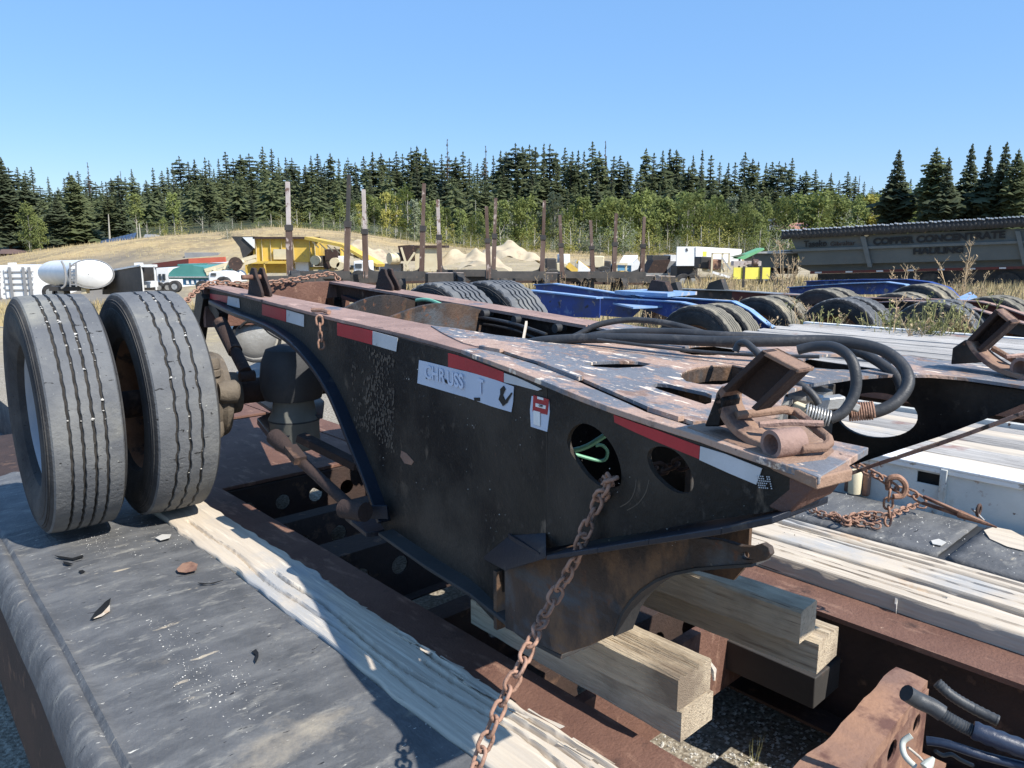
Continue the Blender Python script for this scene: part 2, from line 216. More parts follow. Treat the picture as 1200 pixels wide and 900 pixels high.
# ---------------------------------------------------------------- mesh builder
class MB:
    def __init__(s): s.v = []; s.f = []; s.mi = []; s.cur = 0
    def add(s, vs, fs):
        n = len(s.v); s.v += [tuple(p) for p in vs]; s.f += [tuple(n+i for i in f) for f in fs]; s.mi += [s.cur]*len(fs); return s
    def box(s, x0, x1, y0, y1, z0, z1):
        return s.add([(x, y, z) for z in (z0, z1) for y in (y0, y1) for x in (x0, x1)], [(0, 2, 3, 1), (4, 5, 7, 6), (0, 1, 5, 4), (2, 6, 7, 3), (0, 4, 6, 2), (1, 3, 7, 5)])
    def hexa(s, b4, t4):       # two loops of four
        return s.add(list(b4)+list(t4), [(3, 2, 1, 0), (4, 5, 6, 7), (0, 1, 5, 4), (1, 2, 6, 5), (2, 3, 7, 6), (3, 0, 4, 7)])
    def beam(s, a, b, w, h, up=(0, 0, 1)):
        a = Vector(a); b = Vector(b); d = (b-a).normalized(); up = Vector(up); x = d.cross(up)
        if x.length < 1e-4: x = d.cross(Vector((1, 0, 0)))
        x.normalize(); y = x.cross(d)
        q = [x*(-w/2)+y*(-h/2), x*(w/2)+y*(-h/2), x*(w/2)+y*(h/2), x*(-w/2)+y*(h/2)]
        return s.hexa([a+k for k in q], [b+k for k in q])
    def prism(s, poly, off, holes=()):
        loops = [[Vector(p) for p in poly]]+[[Vector(p) for p in h] for h in holes]; off = Vector(off)
        tr = tessellate_polygon(loops); flat = [p for l in loops for p in l]; n = len(flat)
        vs = flat+[p+off for p in flat]; fs = [tuple(t) for t in tr]+[tuple(n+i for i in reversed(t)) for t in tr]
        k = 0
        for l in loops:
            m = len(l); fs += [(k+i, k+(i+1) % m, n+k+(i+1) % m, n+k+i) for i in range(m)]; k += m
        return s.add(vs, fs)
    def tube(s, path, r, n=8, closed=False, cap=True):
        P = [Vector(p) for p in path]; m = len(P); rs = r if isinstance(r, (list, tuple)) else [r]*m
        T = [((P[(i+1) % m]-P[i-1]) if closed or 0 < i < m-1 else (P[1]-P[0] if i == 0 else P[-1]-P[-2])).normalized() for i in range(m)]
        x = T[0].orthogonal().normalized(); vs = []
        for i in range(m):
            x = (x-T[i]*x.dot(T[i])).normalized(); y = T[i].cross(x)
            vs += [P[i]+(x*math.cos(6.28319*k/n)+y*math.sin(6.28319*k/n))*rs[i] for k in range(n)]
        fs = [(i*n+k, i*n+(k+1) % n, ((i+1) % m)*n+(k+1) % n, ((i+1) % m)*n+k) for i in range(m if closed else m-1) for k in range(n)]
        if cap and not closed: fs += [tuple(range(n-1, -1, -1)), tuple((m-1)*n+k for k in range(n))]
        return s.add(vs, fs)
    def lathe(s, prof, c, axis, n=48, closed=False):     # prof: (along axis, radius[, material])
        a = Vector(axis).normalized(); x = a.orthogonal().normalized(); y = a.cross(x); c = Vector(c); m = len(prof)
        vs = [c+a*p[0]+(x*math.cos(6.283185*k/n)+y*math.sin(6.283185*k/n))*p[1] for p in prof for k in range(n)]
        fs = []; base = len(s.v); keep = s.cur
        s.v += [tuple(q) for q in vs]
        for i in range(m if closed else m-1):
            j = (i+1) % m; mi = prof[i][2] if len(prof[i]) > 2 else keep
            for k in range(n): s.f.append((base+i*n+k, base+i*n+(k+1) % n, base+j*n+(k+1) % n, base+j*n+k)); s.mi.append(mi)
        return s
    def cyl(s, a, b, r, n=16): return s.tube([a, b], r, n)
    def disc_stack(s, a, b, r, n=20): return s.cyl(a, b, r, n)
    def ribbon(s, pts, width, thick):       # flat bar following pts in a plane x = const, width along +x
        up = []
        P = [Vector(p) for p in pts]
        for i in range(len(P)):
            d = (P[min(i+1, len(P)-1)]-P[max(i-1, 0)]).normalized(); nrm = Vector((1, 0, 0)).cross(d).normalized(); up.append(nrm)
        vs = []
        for p, q in zip(P, up): vs += [p, p+Vector((width, 0, 0)), p+Vector((width, 0, 0))+q*thick, p+q*thick]
        fs = [(i*4+k, i*4+(k+1) % 4, i*4+4+(k+1) % 4, i*4+4+k) for i in range(len(P)-1) for k in range(4)]
        fs += [(3, 2, 1, 0), tuple((len(P)-1)*4+k for k in range(4))]
        return s.add(vs, fs)
    def mesh(s, name, mats, smooth=35, base=(0, 0, 0)):
        me = bpy.data.meshes.new(name); b = Vector(base)
        me.from_pydata([Vector(v)-b for v in s.v], [], s.f)
        for k in (mats if isinstance(mats, (list, tuple)) else [mats]): me.materials.append(M[k] if isinstance(k, str) else k)
        me.polygons.foreach_set('material_index', s.mi)
        bm = bmesh.new(); bm.from_mesh(me); bmesh.ops.recalc_face_normals(bm, faces=bm.faces); bm.to_mesh(me); bm.free()
        if smooth: me.polygons.foreach_set('use_smooth', [True]*len(me.polygons)); me.set_sharp_from_angle(angle=R(smooth))
        me.update(); return me

def link(name, me, parent=None):
    o = bpy.data.objects.new(name, me); COL.objects.link(o)
    if parent: o.parent = parent
    return o
def tag(o, label=None, cat=None, group=None, kind=None):
    for k, q in (('label', label), ('category', cat), ('group', group), ('kind', kind)):
        if q: o[k] = q
    return o
class Thing:
    def __init__(s, name, label, cat, fr=W, base=(0, 0, 0), group=None):
        s.fr = fr; s.base = Vector(base); s.e = bpy.data.objects.new(name, None); COL.objects.link(s.e)
        s.e.empty_display_size = .2; s.e.location = fr.world(base); s.e.rotation_euler = (0, 0, fr.t); tag(s.e, label, cat, group)
    def part(s, name, mb, mat, parent=None, bevel=0, smooth=35, label=None, kind=None, solid=0):
        o = link(name, mb.mesh(name, mat, smooth, s.base), parent or s.e)
        if solid: md = o.modifiers.new('solid', 'SOLIDIFY'); md.thickness = solid; md.offset = 0; md.use_rim = True
        if bevel: md = o.modifiers.new('bevel', 'BEVEL'); md.width = bevel; md.segments = 2; md.limit_method = 'ANGLE'; md.angle_limit = R(40)
        if label: o['label'] = label
        if kind: o['kind'] = kind
        return o
    def copy_part(s, name, me, loc, rot=None, parent=None):
        o = link(name, me, parent or s.e); o.location = Vector(loc)-s.base
        if rot is not None: o.rotation_mode = 'QUATERNION'; o.rotation_quaternion = rot
        return o
def single(name, mb, mat, label, cat, fr=W, base=(0, 0, 0), group=None, kind=None, smooth=35, bevel=0):
    o = link(name, mb.mesh(name, mat, smooth, base)); o.location = fr.world(base); o.rotation_euler = (0, 0, fr.t); tag(o, label, cat, group, kind)
    if bevel: md = o.modifiers.new('bevel', 'BEVEL'); md.width = bevel; md.segments = 2; md.limit_method = 'ANGLE'; md.angle_limit = R(40)
    return o
def dup(e, loc, rz=None, sc=None, label=None):
    c = e.copy(); COL.objects.link(c); c.location = loc
    if rz is not None: c.rotation_euler = (0, 0, rz)
    if sc: c.scale = sc
    if label: c['label'] = label
    for ch in e.children:
        d = ch.copy(); COL.objects.link(d); d.parent = c
        for g in ch.children: q = g.copy(); COL.objects.link(q); q.parent = d
    return c
def smoothpath(pts, k=6):
    P = [Vector(p) for p in pts]; out = []
    for i in range(len(P)-1):
        a, b, c, d = P[max(i-1, 0)], P[i], P[i+1], P[min(i+2, len(P)-1)]
        for j in range(k):
            t = j/k; out.append(.5*((2*b)+(c-a)*t+(2*a-5*b+4*c-d)*t*t+(3*b-a-3*c+d)*t**3))
    return out+[P[-1]]
def link_mesh(name, L_, W_, r, mat):           # one chain link, long axis X
    mb = MB(); pts = []
    for k in range(16):
        a = 2*math.pi*k/16; x = math.cos(a)*(W_/2); y = math.sin(a)*(W_/2); pts.append((x+(L_/2-W_/2)*(1 if x > 0 else -1), y, 0))
    mb.tube(pts, r, 7, closed=True); return mb.mesh(name, mat, 60)
def chain(thing, pts, me, pitch, parent=None, roll=.4, jitter=.12):
    P = smoothpath(pts, 8); d = [0]
    for a, b in zip(P, P[1:]): d.append(d[-1]+(b-a).length)
    def at(t):
        for i in range(len(P)-1):
            if d[i+1] >= t: f = (t-d[i])/max(1e-6, d[i+1]-d[i]); return P[i].lerp(P[i+1], f), (P[i+1]-P[i]).normalized()
        return P[-1], (P[-1]-P[-2]).normalized()
    n = int(d[-1]/pitch)
    for i in range(n):
        p, T = at((i+.5)*pitch); q = T.to_track_quat('X', 'Z')
        from mathutils import Quaternion
        q = q @ Quaternion((1, 0, 0), roll+(math.pi/2 if i % 2 else 0)+random.uniform(-jitter, jitter))
        thing.copy_part('link', me, p, q, parent)
def text_mesh(txt, size, mat, xs=1, off=0, ext=.002):
    c = bpy.data.curves.new('t', 'FONT'); c.body = txt; c.size = size; c.offset = off; c.extrude = ext; c.align_x = 'CENTER'; c.align_y = 'CENTER'
    o = bpy.data.objects.new('t', c); COL.objects.link(o); dg = bpy.context.evaluated_depsgraph_get()
    me = bpy.data.meshes.new_from_object(o.evaluated_get(dg)); bpy.data.objects.remove(o); me.materials.clear(); me.materials.append(M[mat])
    for v in me.vertices: v.co.x *= xs
    return me
def put_text(parent, me, name, p, xd, yd, base=(0, 0, 0)):
    o = link(name, me, parent); x = Vector(xd).normalized(); y = Vector(yd); y = (y-x*y.dot(x)).normalized(); z = x.cross(y)
    o.matrix_local = Matrix.Translation(Vector(p)-Vector(base)) @ Matrix((x, y, z)).transposed().to_4x4(); return o

# ================================================================ GROUND
def build_ground():
    mb = MB(); xs = []; 
    ys = [-60, -20, -8, -3]+[i*.5 for i in range(0, 40)]+[20+i*1.5 for i in range(0, 60)]+[112+i*8 for i in range(30)]+[360, 450, 700, 1200, 2500, 5000]
    def xr(y):
        s = max(12, abs(y)*1.1+6); s = min(s, 6000); return [s*math.copysign(abs(t)**1.3, t) for t in [(-1+2*i/120) for i in range(121)]]
    for y in ys: mb.v += [(x, y, ground(x, y)) for x in xr(y)]
    n = 121
    for j in range(len(ys)-1):
        for i in range(n-1): mb.f.append((j*n+i, j*n+i+1, (j+1)*n+i+1, (j+1)*n+i)); mb.mi.append(0)
    o = single('ground', mb, 'ground', 'gravel and dry grass yard running up to the wooded hill', 'ground', kind='structure', smooth=180)
build_ground()

# ================================================================ SHARED MESHES
CH = link_mesh('chain_link', .041, .028, .0043, 'chain')
CHS = link_mesh('chain_link_small', .040, .027, .0042, 'chain')
CHD = link_mesh('chain_link_dark', .041, .028, .0043, 'chain_dark')
def tyre_mesh(name, R0, wd, ngr, zig, mats=('tyre', 'tyre_side', 'tyre_groove'), n=144, seed=1, block=False, per=2):
    # lathe with real grooves; profile along axis a
    hw = wd/2; gw = .0055; gd = .010; rnd = random.Random(seed); prof = [(-hw*.62, R0*.575, 1), (-hw*.80, R0*.60, 1), (-hw*.98, R0*.70, 1), (-hw*1.03, R0*.80, 1), (-hw*1.0, R0*.86, 1), (-hw*.985, R0*.865, 1), (-hw*.98, R0*.90, 1), (-hw*.985, R0*.915, 1), (-hw*.955, R0*.918, 1), (-hw*.96, R0*.935, 1), (-hw*.93, R0*.938, 1), (-hw*.90, R0*.965, 1), (-hw*.87, R0*.975, 0), (-hw*.83, R0*.992, 0)]
    gs = [(-hw*.72+2*hw*.72*(i+1)/(ngr+1)) for i in range(ngr)]
    for g in gs: prof += [(g-gw*1.15, R0*(1-.010*(g/hw)**2), 0, g), (g-gw*.8, R0-gd, 2, g), (g+gw*.8, R0-gd, 0, g), (g+gw*1.15, R0*(1-.010*(g/hw)**2), 0, g)]
    prof += [(hw*.83, R0*.992, 0), (hw*.87, R0*.975, 1), (hw*.90, R0*.965, 1), (hw*.93, R0*.938, 1), (hw*.96, R0*.935, 1), (hw*.955, R0*.918, 1), (hw*.985, R0*.915, 1), (hw*.98, R0*.90, 1), (hw*.985, R0*.865, 1), (hw*1.0, R0*.86, 1), (hw*1.03, R0*.80, 1), (hw*.98, R0*.70, 1), (hw*.80, R0*.60, 1), (hw*.62, R0*.575, 1)]
    mb = MB(); m = len(prof); V = []
    for i, p in enumerate(prof):
        for k in range(n):
            a = 2*math.pi*k/n; x = p[0]; r = p[1]
            if len(p) > 3: x += zig*(1 if (k//per) % 2 else -1)*(.6+.8*abs(noise.noise(Vector((k*.2, p[3]*30, 2)))))+.0014*noise.noise(Vector((k*.35, p[3]*40, seed)))
            r += .0016*noise.noise(Vector((math.cos(a)*3, math.sin(a)*3, p[0]*20+seed)))+(.0012*noise.noise(Vector((k*.8, p[0]*70, seed))) if r > R0*.95 else 0)
            if block and p[2] == 0 and abs(p[0]) > hw*.80 and (k % 4) == 0: r -= .014
            if block and i in (7, len(prof)-8) and (k % 4) == 0: r -= .012
            V.append((x, r*math.cos(a), r*math.sin(a)))
    mb.v = V
    for i in range(m-1):
        for k in range(n): mb.f.append((i*n+k, i*n+(k+1) % n, (i+1)*n+(k+1) % n, (i+1)*n+k)); mb.mi.append(prof[i][2])
    return mb.mesh(name, mats, 30)
def rim_mesh(name, Rr, wd, dish, mat):         # dish: +1 dish face near +x side, -1 near the -x side
    mb = MB(); hw = wd/2
    prof = [(-hw*.66, Rr*1.03), (-hw*.70, Rr*1.0), (-hw*.62, Rr*.955), (-hw*.3, Rr*.90), (hw*.3, Rr*.88), (hw*.62, Rr*.955), (hw*.70, Rr*1.0), (hw*.66, Rr*1.03)]
    mb.lathe(prof, (0, 0, 0), (1, 0, 0), 56)
    x0 = -.035 if dish > 0 else -.03
    pts = lambda r, n, ph=0: [(0, r*math.cos(6.28318*k/n+ph), r*math.sin(6.28318*k/n+ph)) for k in range(n)]
    holes = []
    for k in range(8):
        a = 6.28318*k/8+.2; c = (0, Rr*.66*math.cos(a), Rr*.66*math.sin(a)); holes.append([(0, c[1]+Rr*.085*math.cos(t*.6283), c[2]+Rr*.085*math.sin(t*.6283)) for t in range(10)])
    mb.prism([(x0, p[1], p[2]) for p in pts(Rr*.905, 48)], (.012, 0, 0), [[(x0, p[1], p[2]) for p in h] for h in holes])
    mb.lathe([(x0+.006, Rr*.42), (x0+.03*dish, Rr*.40), (x0+.05*dish, Rr*.36), (x0+.05*dish, 0.001)], (0, 0, 0), (1, 0, 0), 32)
    for k in range(10):
        a = 6.28318*k/10; p = Vector((x0+.045*dish, Rr*.30*math.cos(a), Rr*.30*math.sin(a))); mb.cyl(p, p+Vector((.035*dish, 0, 0)), .014, 6)
    return mb.mesh(name, mat, 35)
T_A = tyre_mesh('tyre_mesh_a', .512, .290, 4, .0013, n=220, seed=3)
T_B = tyre_mesh('tyre_mesh_b', .512, .285, 3, .0032, n=200, per=3, seed=9)
T_C = tyre_mesh('tyre_mesh_c', .512, .262, 5, .006, seed=5, block=True)
T_T = tyre_mesh('tyre_mesh_tan', .512, .262, 4, .005, ('tyre_tan', 'tyre_side', 'tyre_groove'), seed=6, block=True, n=96)
RM = rim_mesh('rim_mesh', .298, .262, 1, 'rim'); RMR = rim_mesh('rim_mesh_rust', .298, .262, -1, 'rim_rust')
def wheel(t, c, tm, rm, name='wheel', flip=False):
    e = bpy.data.objects.new(name, None); COL.objects.link(e); e.parent = t.e; e.location = Vector(c)-t.base; e.empty_display_size = .1
    if flip: e.rotation_euler = (0, 0, math.pi)
    link('tyre', tm, e); link('rim', rm, e); return e

# ================================================================ THE BLACK JEEP DOLLY
TZ = lambda u: 1.93+.036*u
VL = lambda u: interp([(.5, 1.035), (.8, 1.062), (1.0, 1.080), (1.25, 1.118), (1.5, 1.170), (1.8, 1.212), (6, 1.215)], u)
VR = lambda u: interp([(.4, 2.13), (.8, 2.11), (1.0, 2.09), (1.25, 2.05), (1.5, 2.0), (1.8, 1.965), (6, 1.96)], u)
def web_hit(px, py, fn, off=0):
    lo, hi = .5, 3.5; r = ray(px, py)
    g = lambda v: J.on_v(px, py, v)
    v = fn(1.5)
    for _ in range(30): p = g(v); v = .5*v+.5*(fn(p.y)+off)
    return g(v)
def oval(c4, n=28):                       # oval through left, top, right, bottom pixel points
    (lx, ly), (tx, ty), (rx, ry), (bx, by) = c4
    cx = (lx+rx)/2; cy = (ly+ry)/2; dx = ((tx+bx)/2, (ty+by)/2); cx = (cx+dx[0])/2; cy = (cy+dx[1])/2
    h = ((rx-lx)/2, (ry-ly)/2); q = ((tx-bx)/2, (ty-by)/2)
    return [(cx+h[0]*math.cos(a)+q[0]*math.sin(a), cy+h[1]*math.cos(a)+q[1]*math.sin(a)) for a in [2*math.pi*k/n for k in range(n)]]
def closed_smooth(pts, k=3):
    P_ = [Vector((x, y, 0)) for x, y in pts]; n = len(P_); out = []
    for i in range(n):
        a, b, c, d = P_[i-1], P_[i], P_[(i+1) % n], P_[(i+2) % n]
        for j in range(k): t = j/k; q = .5*((2*b)+(c-a)*t+(2*a-5*b+4*c-d)*t*t+(3*b-a-3*c+d)*t**3); out.append((q.x, q.y))
    return out
def bent_plate(outer, holes, fn, thick, breaks=(.8, 1.0, 1.12, 1.25, 1.38, 1.5, 1.65, 1.8)):
    loops = [[Vector((0, p[0], p[1])) for p in outer]]+[[Vector((0, p[0], p[1])) for p in h] for h in holes]
    bm = bmesh.new(); flat = [p for l in loops for p in l]; vs = [bm.verts.new(p) for p in flat]
    for t in tessellate_polygon(loops):
        try: bm.faces.new([vs[i] for i in t])
        except ValueError: pass
    for b in breaks: bmesh.ops.bisect_plane(bm, geom=bm.verts[:]+bm.edges[:]+bm.faces[:], plane_co=(0, b, 0), plane_no=(0, 1, 0))
    bmesh.ops.recalc_face_normals(bm, faces=bm.faces); bm.verts.index_update()
    bound = [e for e in bm.edges if e.is_boundary]
    mb = MB(); n = len(bm.verts); V = [v.co.copy() for v in bm.verts]
    mb.v = [(fn(c.y), c.y, c.z) for c in V]+[(fn(c.y)+thick, c.y, c.z) for c in V]
    for f in bm.faces: i = [v.index for v in f.verts]; mb.f += [tuple(i), tuple(n+k for k in reversed(i))]
    for e in bound: a, b = e.verts[0].index, e.verts[1].index; mb.f.append((a, b, n+b, n+a))
    mb.mi = [0]*len(mb.f); bm.free(); return mb

jb = (1.58, 3.75, 1.08)
jeep = Thing('jeep_dolly', 'black gooseneck dolly with red and white tape and dual wheels, propped on wooden blocks', 'trailer dolly', J, jb)
P = jeep.part
# left side plates
def wl(pts): return [(q.y, q.z) for q in (web_hit(x, y, VL) for x, y in pts)]
top_edge = [(4.32, TZ(4.32)-.004), (3.0, TZ(3.0)-.004), (2.2, TZ(2.2)-.004), (1.8, TZ(1.8)-.004), (1.33, TZ(1.33)-.004)]
low_left = wl([(640, 642), (597, 655)])+[(q.y, q.z) for q in (J.on_v(x, y, 1.215) for x, y in [(590, 727), (520, 672), (455, 628), (440, 600), (424, 560), (405, 513), (392, 478), (370, 437), (340, 403), (310, 383), (280, 371)])]+[(4.32, 2.0)]
seam_u = low_left[0][0]
back = [(seam_u, TZ(seam_u)-.004)]+[p for p in reversed(top_edge) if p[0] > seam_u]
P('side_plate', bent_plate(back+list(reversed(low_left[1:]))+[low_left[0]], [], VL, .012), 'black')
hole_a = oval([(665, 518), (684, 495), (728, 558), (714, 600)]); hole_a = [(665, 515), (671, 502), (683, 496), (698, 501), (712, 514), (722, 530), (728, 550), (728, 566), (722, 571), (708, 571), (698, 566), (687, 556), (677, 542), (668, 528)]
hole_b = [(759, 533), (763, 526), (772, 523), (785, 525), (797, 533), (807, 546), (813, 562), (812, 573), (805, 578), (793, 577), (780, 569), (768, 557), (761, 545)]
frnt = [(seam_u-.003, TZ(seam_u)-.004), (seam_u-.003, low_left[0][1])]+wl([(700, 632), (760, 623), (800, 615), (850, 607), (905, 599), (932, 585), (957, 570)])+[(.60, TZ(.6)-.004)]
P('side_plate', bent_plate(frnt, [wl(closed_smooth(hole_a)), wl(closed_smooth(hole_b))], lambda u: VL(u)-.001, .012), 'black')
# collars (flame-cut edge thickness) around the two holes are the plate's own rim
# right side plates
def wr(pts): return [(q.y, q.z) for q in (web_hit(x, y, VR) for x, y in pts)]
rb = wr([(985, 550), (1030, 535), (1100, 512), (1150, 493), (1200, 473)])
rh = oval([(981, 487), (1024, 459), (1076, 488), (1030, 512)], 36)
rplate = [(4.32, TZ(4.32)-.004), (1.8, TZ(1.8)-.004), (1.4, TZ(1.4)-.004), (.9, TZ(.9)-.004), (.5, TZ(.5)-.004), (.5, rb[-1][1]+.03)]+list(reversed(rb))+[(1.45, 1.50), (1.6, 1.41), (1.61, 1.24), (2.30, 1.29), (2.40, 1.34), (2.72, 1.69), (3.15, 1.90), (4.32, 2.0)]
P('side_plate', bent_plate(rplate, [wr(rh)], VR, .012), 'black')
# lower flanges (bent strips following plate bottoms)
def strip(mb, pts3, dv, dz=.012):
    for a, b in zip(pts3, pts3[1:]):
        a = Vector(a); b = Vector(b); mb.hexa([a, a+Vector((dv, 0, 0)), b+Vector((dv, 0, 0)), b], [a+Vector((0, 0, dz)), a+Vector((dv, 0, dz)), b+Vector((dv, 0, dz)), b+Vector((0, 0, dz))])
m = MB(); pts = [web_hit(x, y, VL, -.062) for x, y in [(640, 652), (700, 643), (760, 633), (845, 620), (905, 607)]]
strip(m, [(p.x, p.y, p.z-.010) for p in pts], .16); P('lower_flange', m, 'navy', bevel=.002)
m = MB(); tri = [web_hit(567, 652, VL), web_hit(597, 627, VL), web_hit(640, 624, VL), web_hit(640, 650, VL, -.062), web_hit(592, 665, VL, -.062)]
m.prism([tuple(q) for q in tri], (0, 0, -.010)); P('gusset', m, 'navy', bevel=.002)
m = MB(); m.beam(web_hit(597, 628, VL, -.004), web_hit(634, 651, VL, -.055), .008, .012); P('weld_seam', m, 'navy')
m = MB(); pts = [web_hit(x, y, VR, -.10) for x, y in [(985, 556), (1030, 540), (1100, 517), (1150, 499), (1200, 480), (1230, 469)]]
strip(m, [(p.x, p.y, p.z-.014) for p in pts], .22); P('lower_flange', m, 'edge', bevel=.002)
# box bottom flange with pale dusty edge
m = MB(); pts = [J.on_v(x, y, 1.155) for x, y in [(443, 624), (500, 664), (550, 695), (613, 745), (657, 768)]]
strip(m, [(p.x, p.y, p.z-.012) for p in pts], .13); P('bottom_flange', m, 'darksteel', bevel=.002)
m = MB(); m.beam(J.on_v(458, 627, 1.20), J.on_v(588, 716, 1.20), .030, .030); P('bottom_rail', m, 'navy', bevel=.003)
# bolster: arched transverse nose plate under the neck
BV = 1.148
bol = [(591, 667), (592, 736), (625, 752), (657, 767), (690, 757), (718, 744), (722, 733), (728, 717), (738, 703), (750, 691), (766, 680), (785, 672), (813, 666), (847, 663), (880, 661), (896, 657), (903, 650), (901, 642), (893, 637), (880, 641), (868, 640), (845, 633), (800, 628), (700, 642), (640, 652)]
q = [J.on_v(x, y, BV) for x, y in bol]; hb = [J.on_v(873+5*math.cos(a*.628), 651+4.5*math.sin(a*.628), BV) for a in range(10)]
hc = [J.on_v(x, y, BV) for x, y in [(644, 746), (652, 736), (664, 731), (676, 733), (680, 740), (672, 745), (676, 750), (668, 752)]]
hd = [J.on_v(x, y, BV) for x, y in [(662, 711), (667, 708), (671, 714), (665, 716)]]
m = MB(); m.prism([tuple(p) for p in q], (.014, 0, 0), [[tuple(p) for p in hb]]); P('bolster_plate', m, 'black_dusty', bevel=.0015)
m = MB(); arc = [J.on_v(x, y, BV-.004) for x, y in bol[5:15]]; m.ribbon([tuple(p) for p in arc], .06, .006); P('arch_flange', m, 'darksteel')
m = MB(); m.prism([(p.x+.70, max(p.y, 1.25), p.z) for p in q if p.y > 1.1], (.014, 0, 0)); P('bolster_plate', m, 'black_dusty')
m = MB(); m.box(BV+.014, BV+.80, 1.585, 1.60, 1.235, 1.41); P('cross_plate', m, 'black_dusty')
m = MB(); m.box(VL(2)+.012, 1.96, 2.40, 2.412, 1.36, 1.9); m.box(VL(2)+.012, 1.96, 1.60, 2.3, 1.30, 1.312); P('belly_plate', m, 'black')
# top flanges and deck plate
def tt(pts, dz=0): return [Vector((q.x, q.y, TZ(q.y)+dz)) for q in (J.on_t(x, y) for x, y in pts)]
lo = [Vector((1.195, 4.35, 0)), Vector((1.20, 3.6, 0)), Vector((1.205, 2.7, 0))]+[J.on_t(x, y) for x, y in [(480, 396), (540, 413)]]
lo2 = [J.on_t(x, y) for x, y in [(540, 413), (560, 421), (600, 436), (640, 452), (680, 469), (715, 482), (760, 497), (800, 510), (820, 516), (850, 527), (887, 540), (937, 557), (959, 566)]]
stp0 = [J.on_t(x, y) for x, y in [(555, 411), (585, 416), (605, 423), (650, 437), (700, 460), (760, 487), (808, 503)]]
li2 = [Vector((1.25, .62, 0)), Vector((1.20, .86, 0))]+[Vector((p.x-.006, p.y, 0)) for p in reversed(stp0)]+[Vector((1.38, 1.79, 0))]
li = [Vector((1.45, 1.8, 0)), Vector((1.45, 2.11, 0)), Vector((1.42, 2.38, 0)), Vector((1.385, 3.03, 0)), Vector((1.33, 3.8, 0)), Vector((1.29, 4.35, 0))]
def rag(pts, amp=.004, step=.06, seed=0):     # subdivide an outline and roughen it
    out = []
    for a, b in zip(pts, pts[1:]+pts[:1]):
        n = max(1, int((b-a).length/step))
        for i in range(n):
            p = a.lerp(b, i/n); k = noise.noise(Vector((p.x*14+seed, p.y*14, 0)))*amp; out.append(Vector((p.x+k, p.y+k*.5, p.z)))
    return out
def topplate(pts, z0, th, amp=.003): 
    pp = rag([Vector((p.x, p.y, 0)) for p in pts], amp); mb = MB(); mb.prism([(p.x, p.y, TZ(p.y)+z0) for p in pp], (0, 0, th)); return mb
P('top_flange', topplate(lo+li, -.004, .013), 'pinkrust', bevel=.0015)
P('top_flange', topplate(lo2+li2, -.004, .013), 'deck', bevel=.0015)
stp = [J.on_t(x, y) for x, y in [(540, 407), (555, 411), (585, 416), (605, 423), (650, 437), (700, 460), (760, 487), (808, 503)]]
thr = [Vector((1.20, .86, 0)), Vector((1.32, .84, 0)), Vector((1.42, .90, 0)), Vector((1.52, .955, 0)), Vector((1.66, .97, 0)), Vector((1.82, .962, 0)), Vector((1.95, .925, 0)), Vector((2.04, .865, 0)), Vector((2.075, .80, 0)), Vector((2.09, .72, 0)), Vector((2.09, .45, 0)),
       Vector((2.30, .45, 0)), Vector((2.33, .8, 0)), Vector((2.30, 1.05, 0)), Vector((2.22, 1.35, 0)), Vector((2.12, 1.65, 0)), Vector((2.07, 1.9, 0)), Vector((2.06, 2.05, 0)), Vector((1.93, 2.05, 0)), Vector((1.88, 1.88, 0)), Vector((1.8, 1.80, 0)), Vector((1.65, 1.78, 0)), Vector((1.53, 1.82, 0)), Vector((1.465, 2.0, 0)), Vector((1.44, 2.2, 0)), Vector((1.40, 2.3, 0)), Vector((1.33, 2.1, 0))]
stp = [Vector((p.x+.012, p.y+.002, 0)) for p in stp]; dk = stp+thr
def hl(c4): return [Vector((q.x, q.y, 0)) for q in (J.on_t(x, y) for x, y in oval(c4))]
deck_holes = [[Vector((q.x, q.y, 0)) for q in (J.on_t(x, y) for x, y in hp)] for hp in [
    [(683, 432), (697, 429.5), (723, 428.6), (748, 429.3), (763, 432), (752, 435.5), (723, 437), (697, 435.6)],
    [(796, 446), (803, 440), (816, 436), (835, 433.5), (858, 433), (872, 436), (874, 443), (866, 452), (845, 457), (820, 456.5), (804, 453)],
    [(762, 458), (770, 455.5), (785, 457), (805, 462), (826, 466.5), (834, 470), (833, 479), (826, 481), (808, 475), (790, 469), (772, 463)],
    [(793, 417), (800, 411.5), (815, 408.5), (838, 408), (858, 410), (866, 414), (858, 419), (836, 421.5), (812, 421)],
    [(937, 430), (945, 424), (965, 420.5), (1000, 420), (1035, 424), (1046, 430), (1038, 436), (1010, 439), (975, 438.5), (948, 436)],
    [(880, 452), (895, 447), (915, 446), (924, 450), (915, 457), (893, 460), (882, 457)]]]
pp = rag([Vector((p.x, p.y, 0)) for p in dk], .003)
m = MB(); m.prism([(p.x, p.y, TZ(p.y)+.005) for p in pp], (0, 0, .008), [[(p.x, p.y, TZ(p.y)+.005) for p in h] for h in deck_holes]); P('deck_plate', m, 'deck', bevel=.0015)
m = MB()
for h in deck_holes[1:2]:                       # rolled lips below the deck openings
    n = len(h); c = sum(h, Vector())/n
    for i in range(n):
        a, b = h[i], h[(i+1) % n]; ao = c+(a-c)*1.03; bo = c+(b-c)*1.03
        m.add([(a.x, a.y, TZ(a.y)+.009), (b.x, b.y, TZ(b.y)+.009), (b.x, b.y, TZ(b.y)-.03), (a.x, a.y, TZ(a.y)-.03), (ao.x, ao.y, TZ(a.y)+.009), (bo.x, bo.y, TZ(b.y)+.009), (bo.x, bo.y, TZ(b.y)-.03), (ao.x, ao.y, TZ(a.y)-.03)], [(0, 1, 2, 3), (7, 6, 5, 4), (3, 2, 6, 7)])
P('hole_lip', m, 'black_dusty')
m = MB()
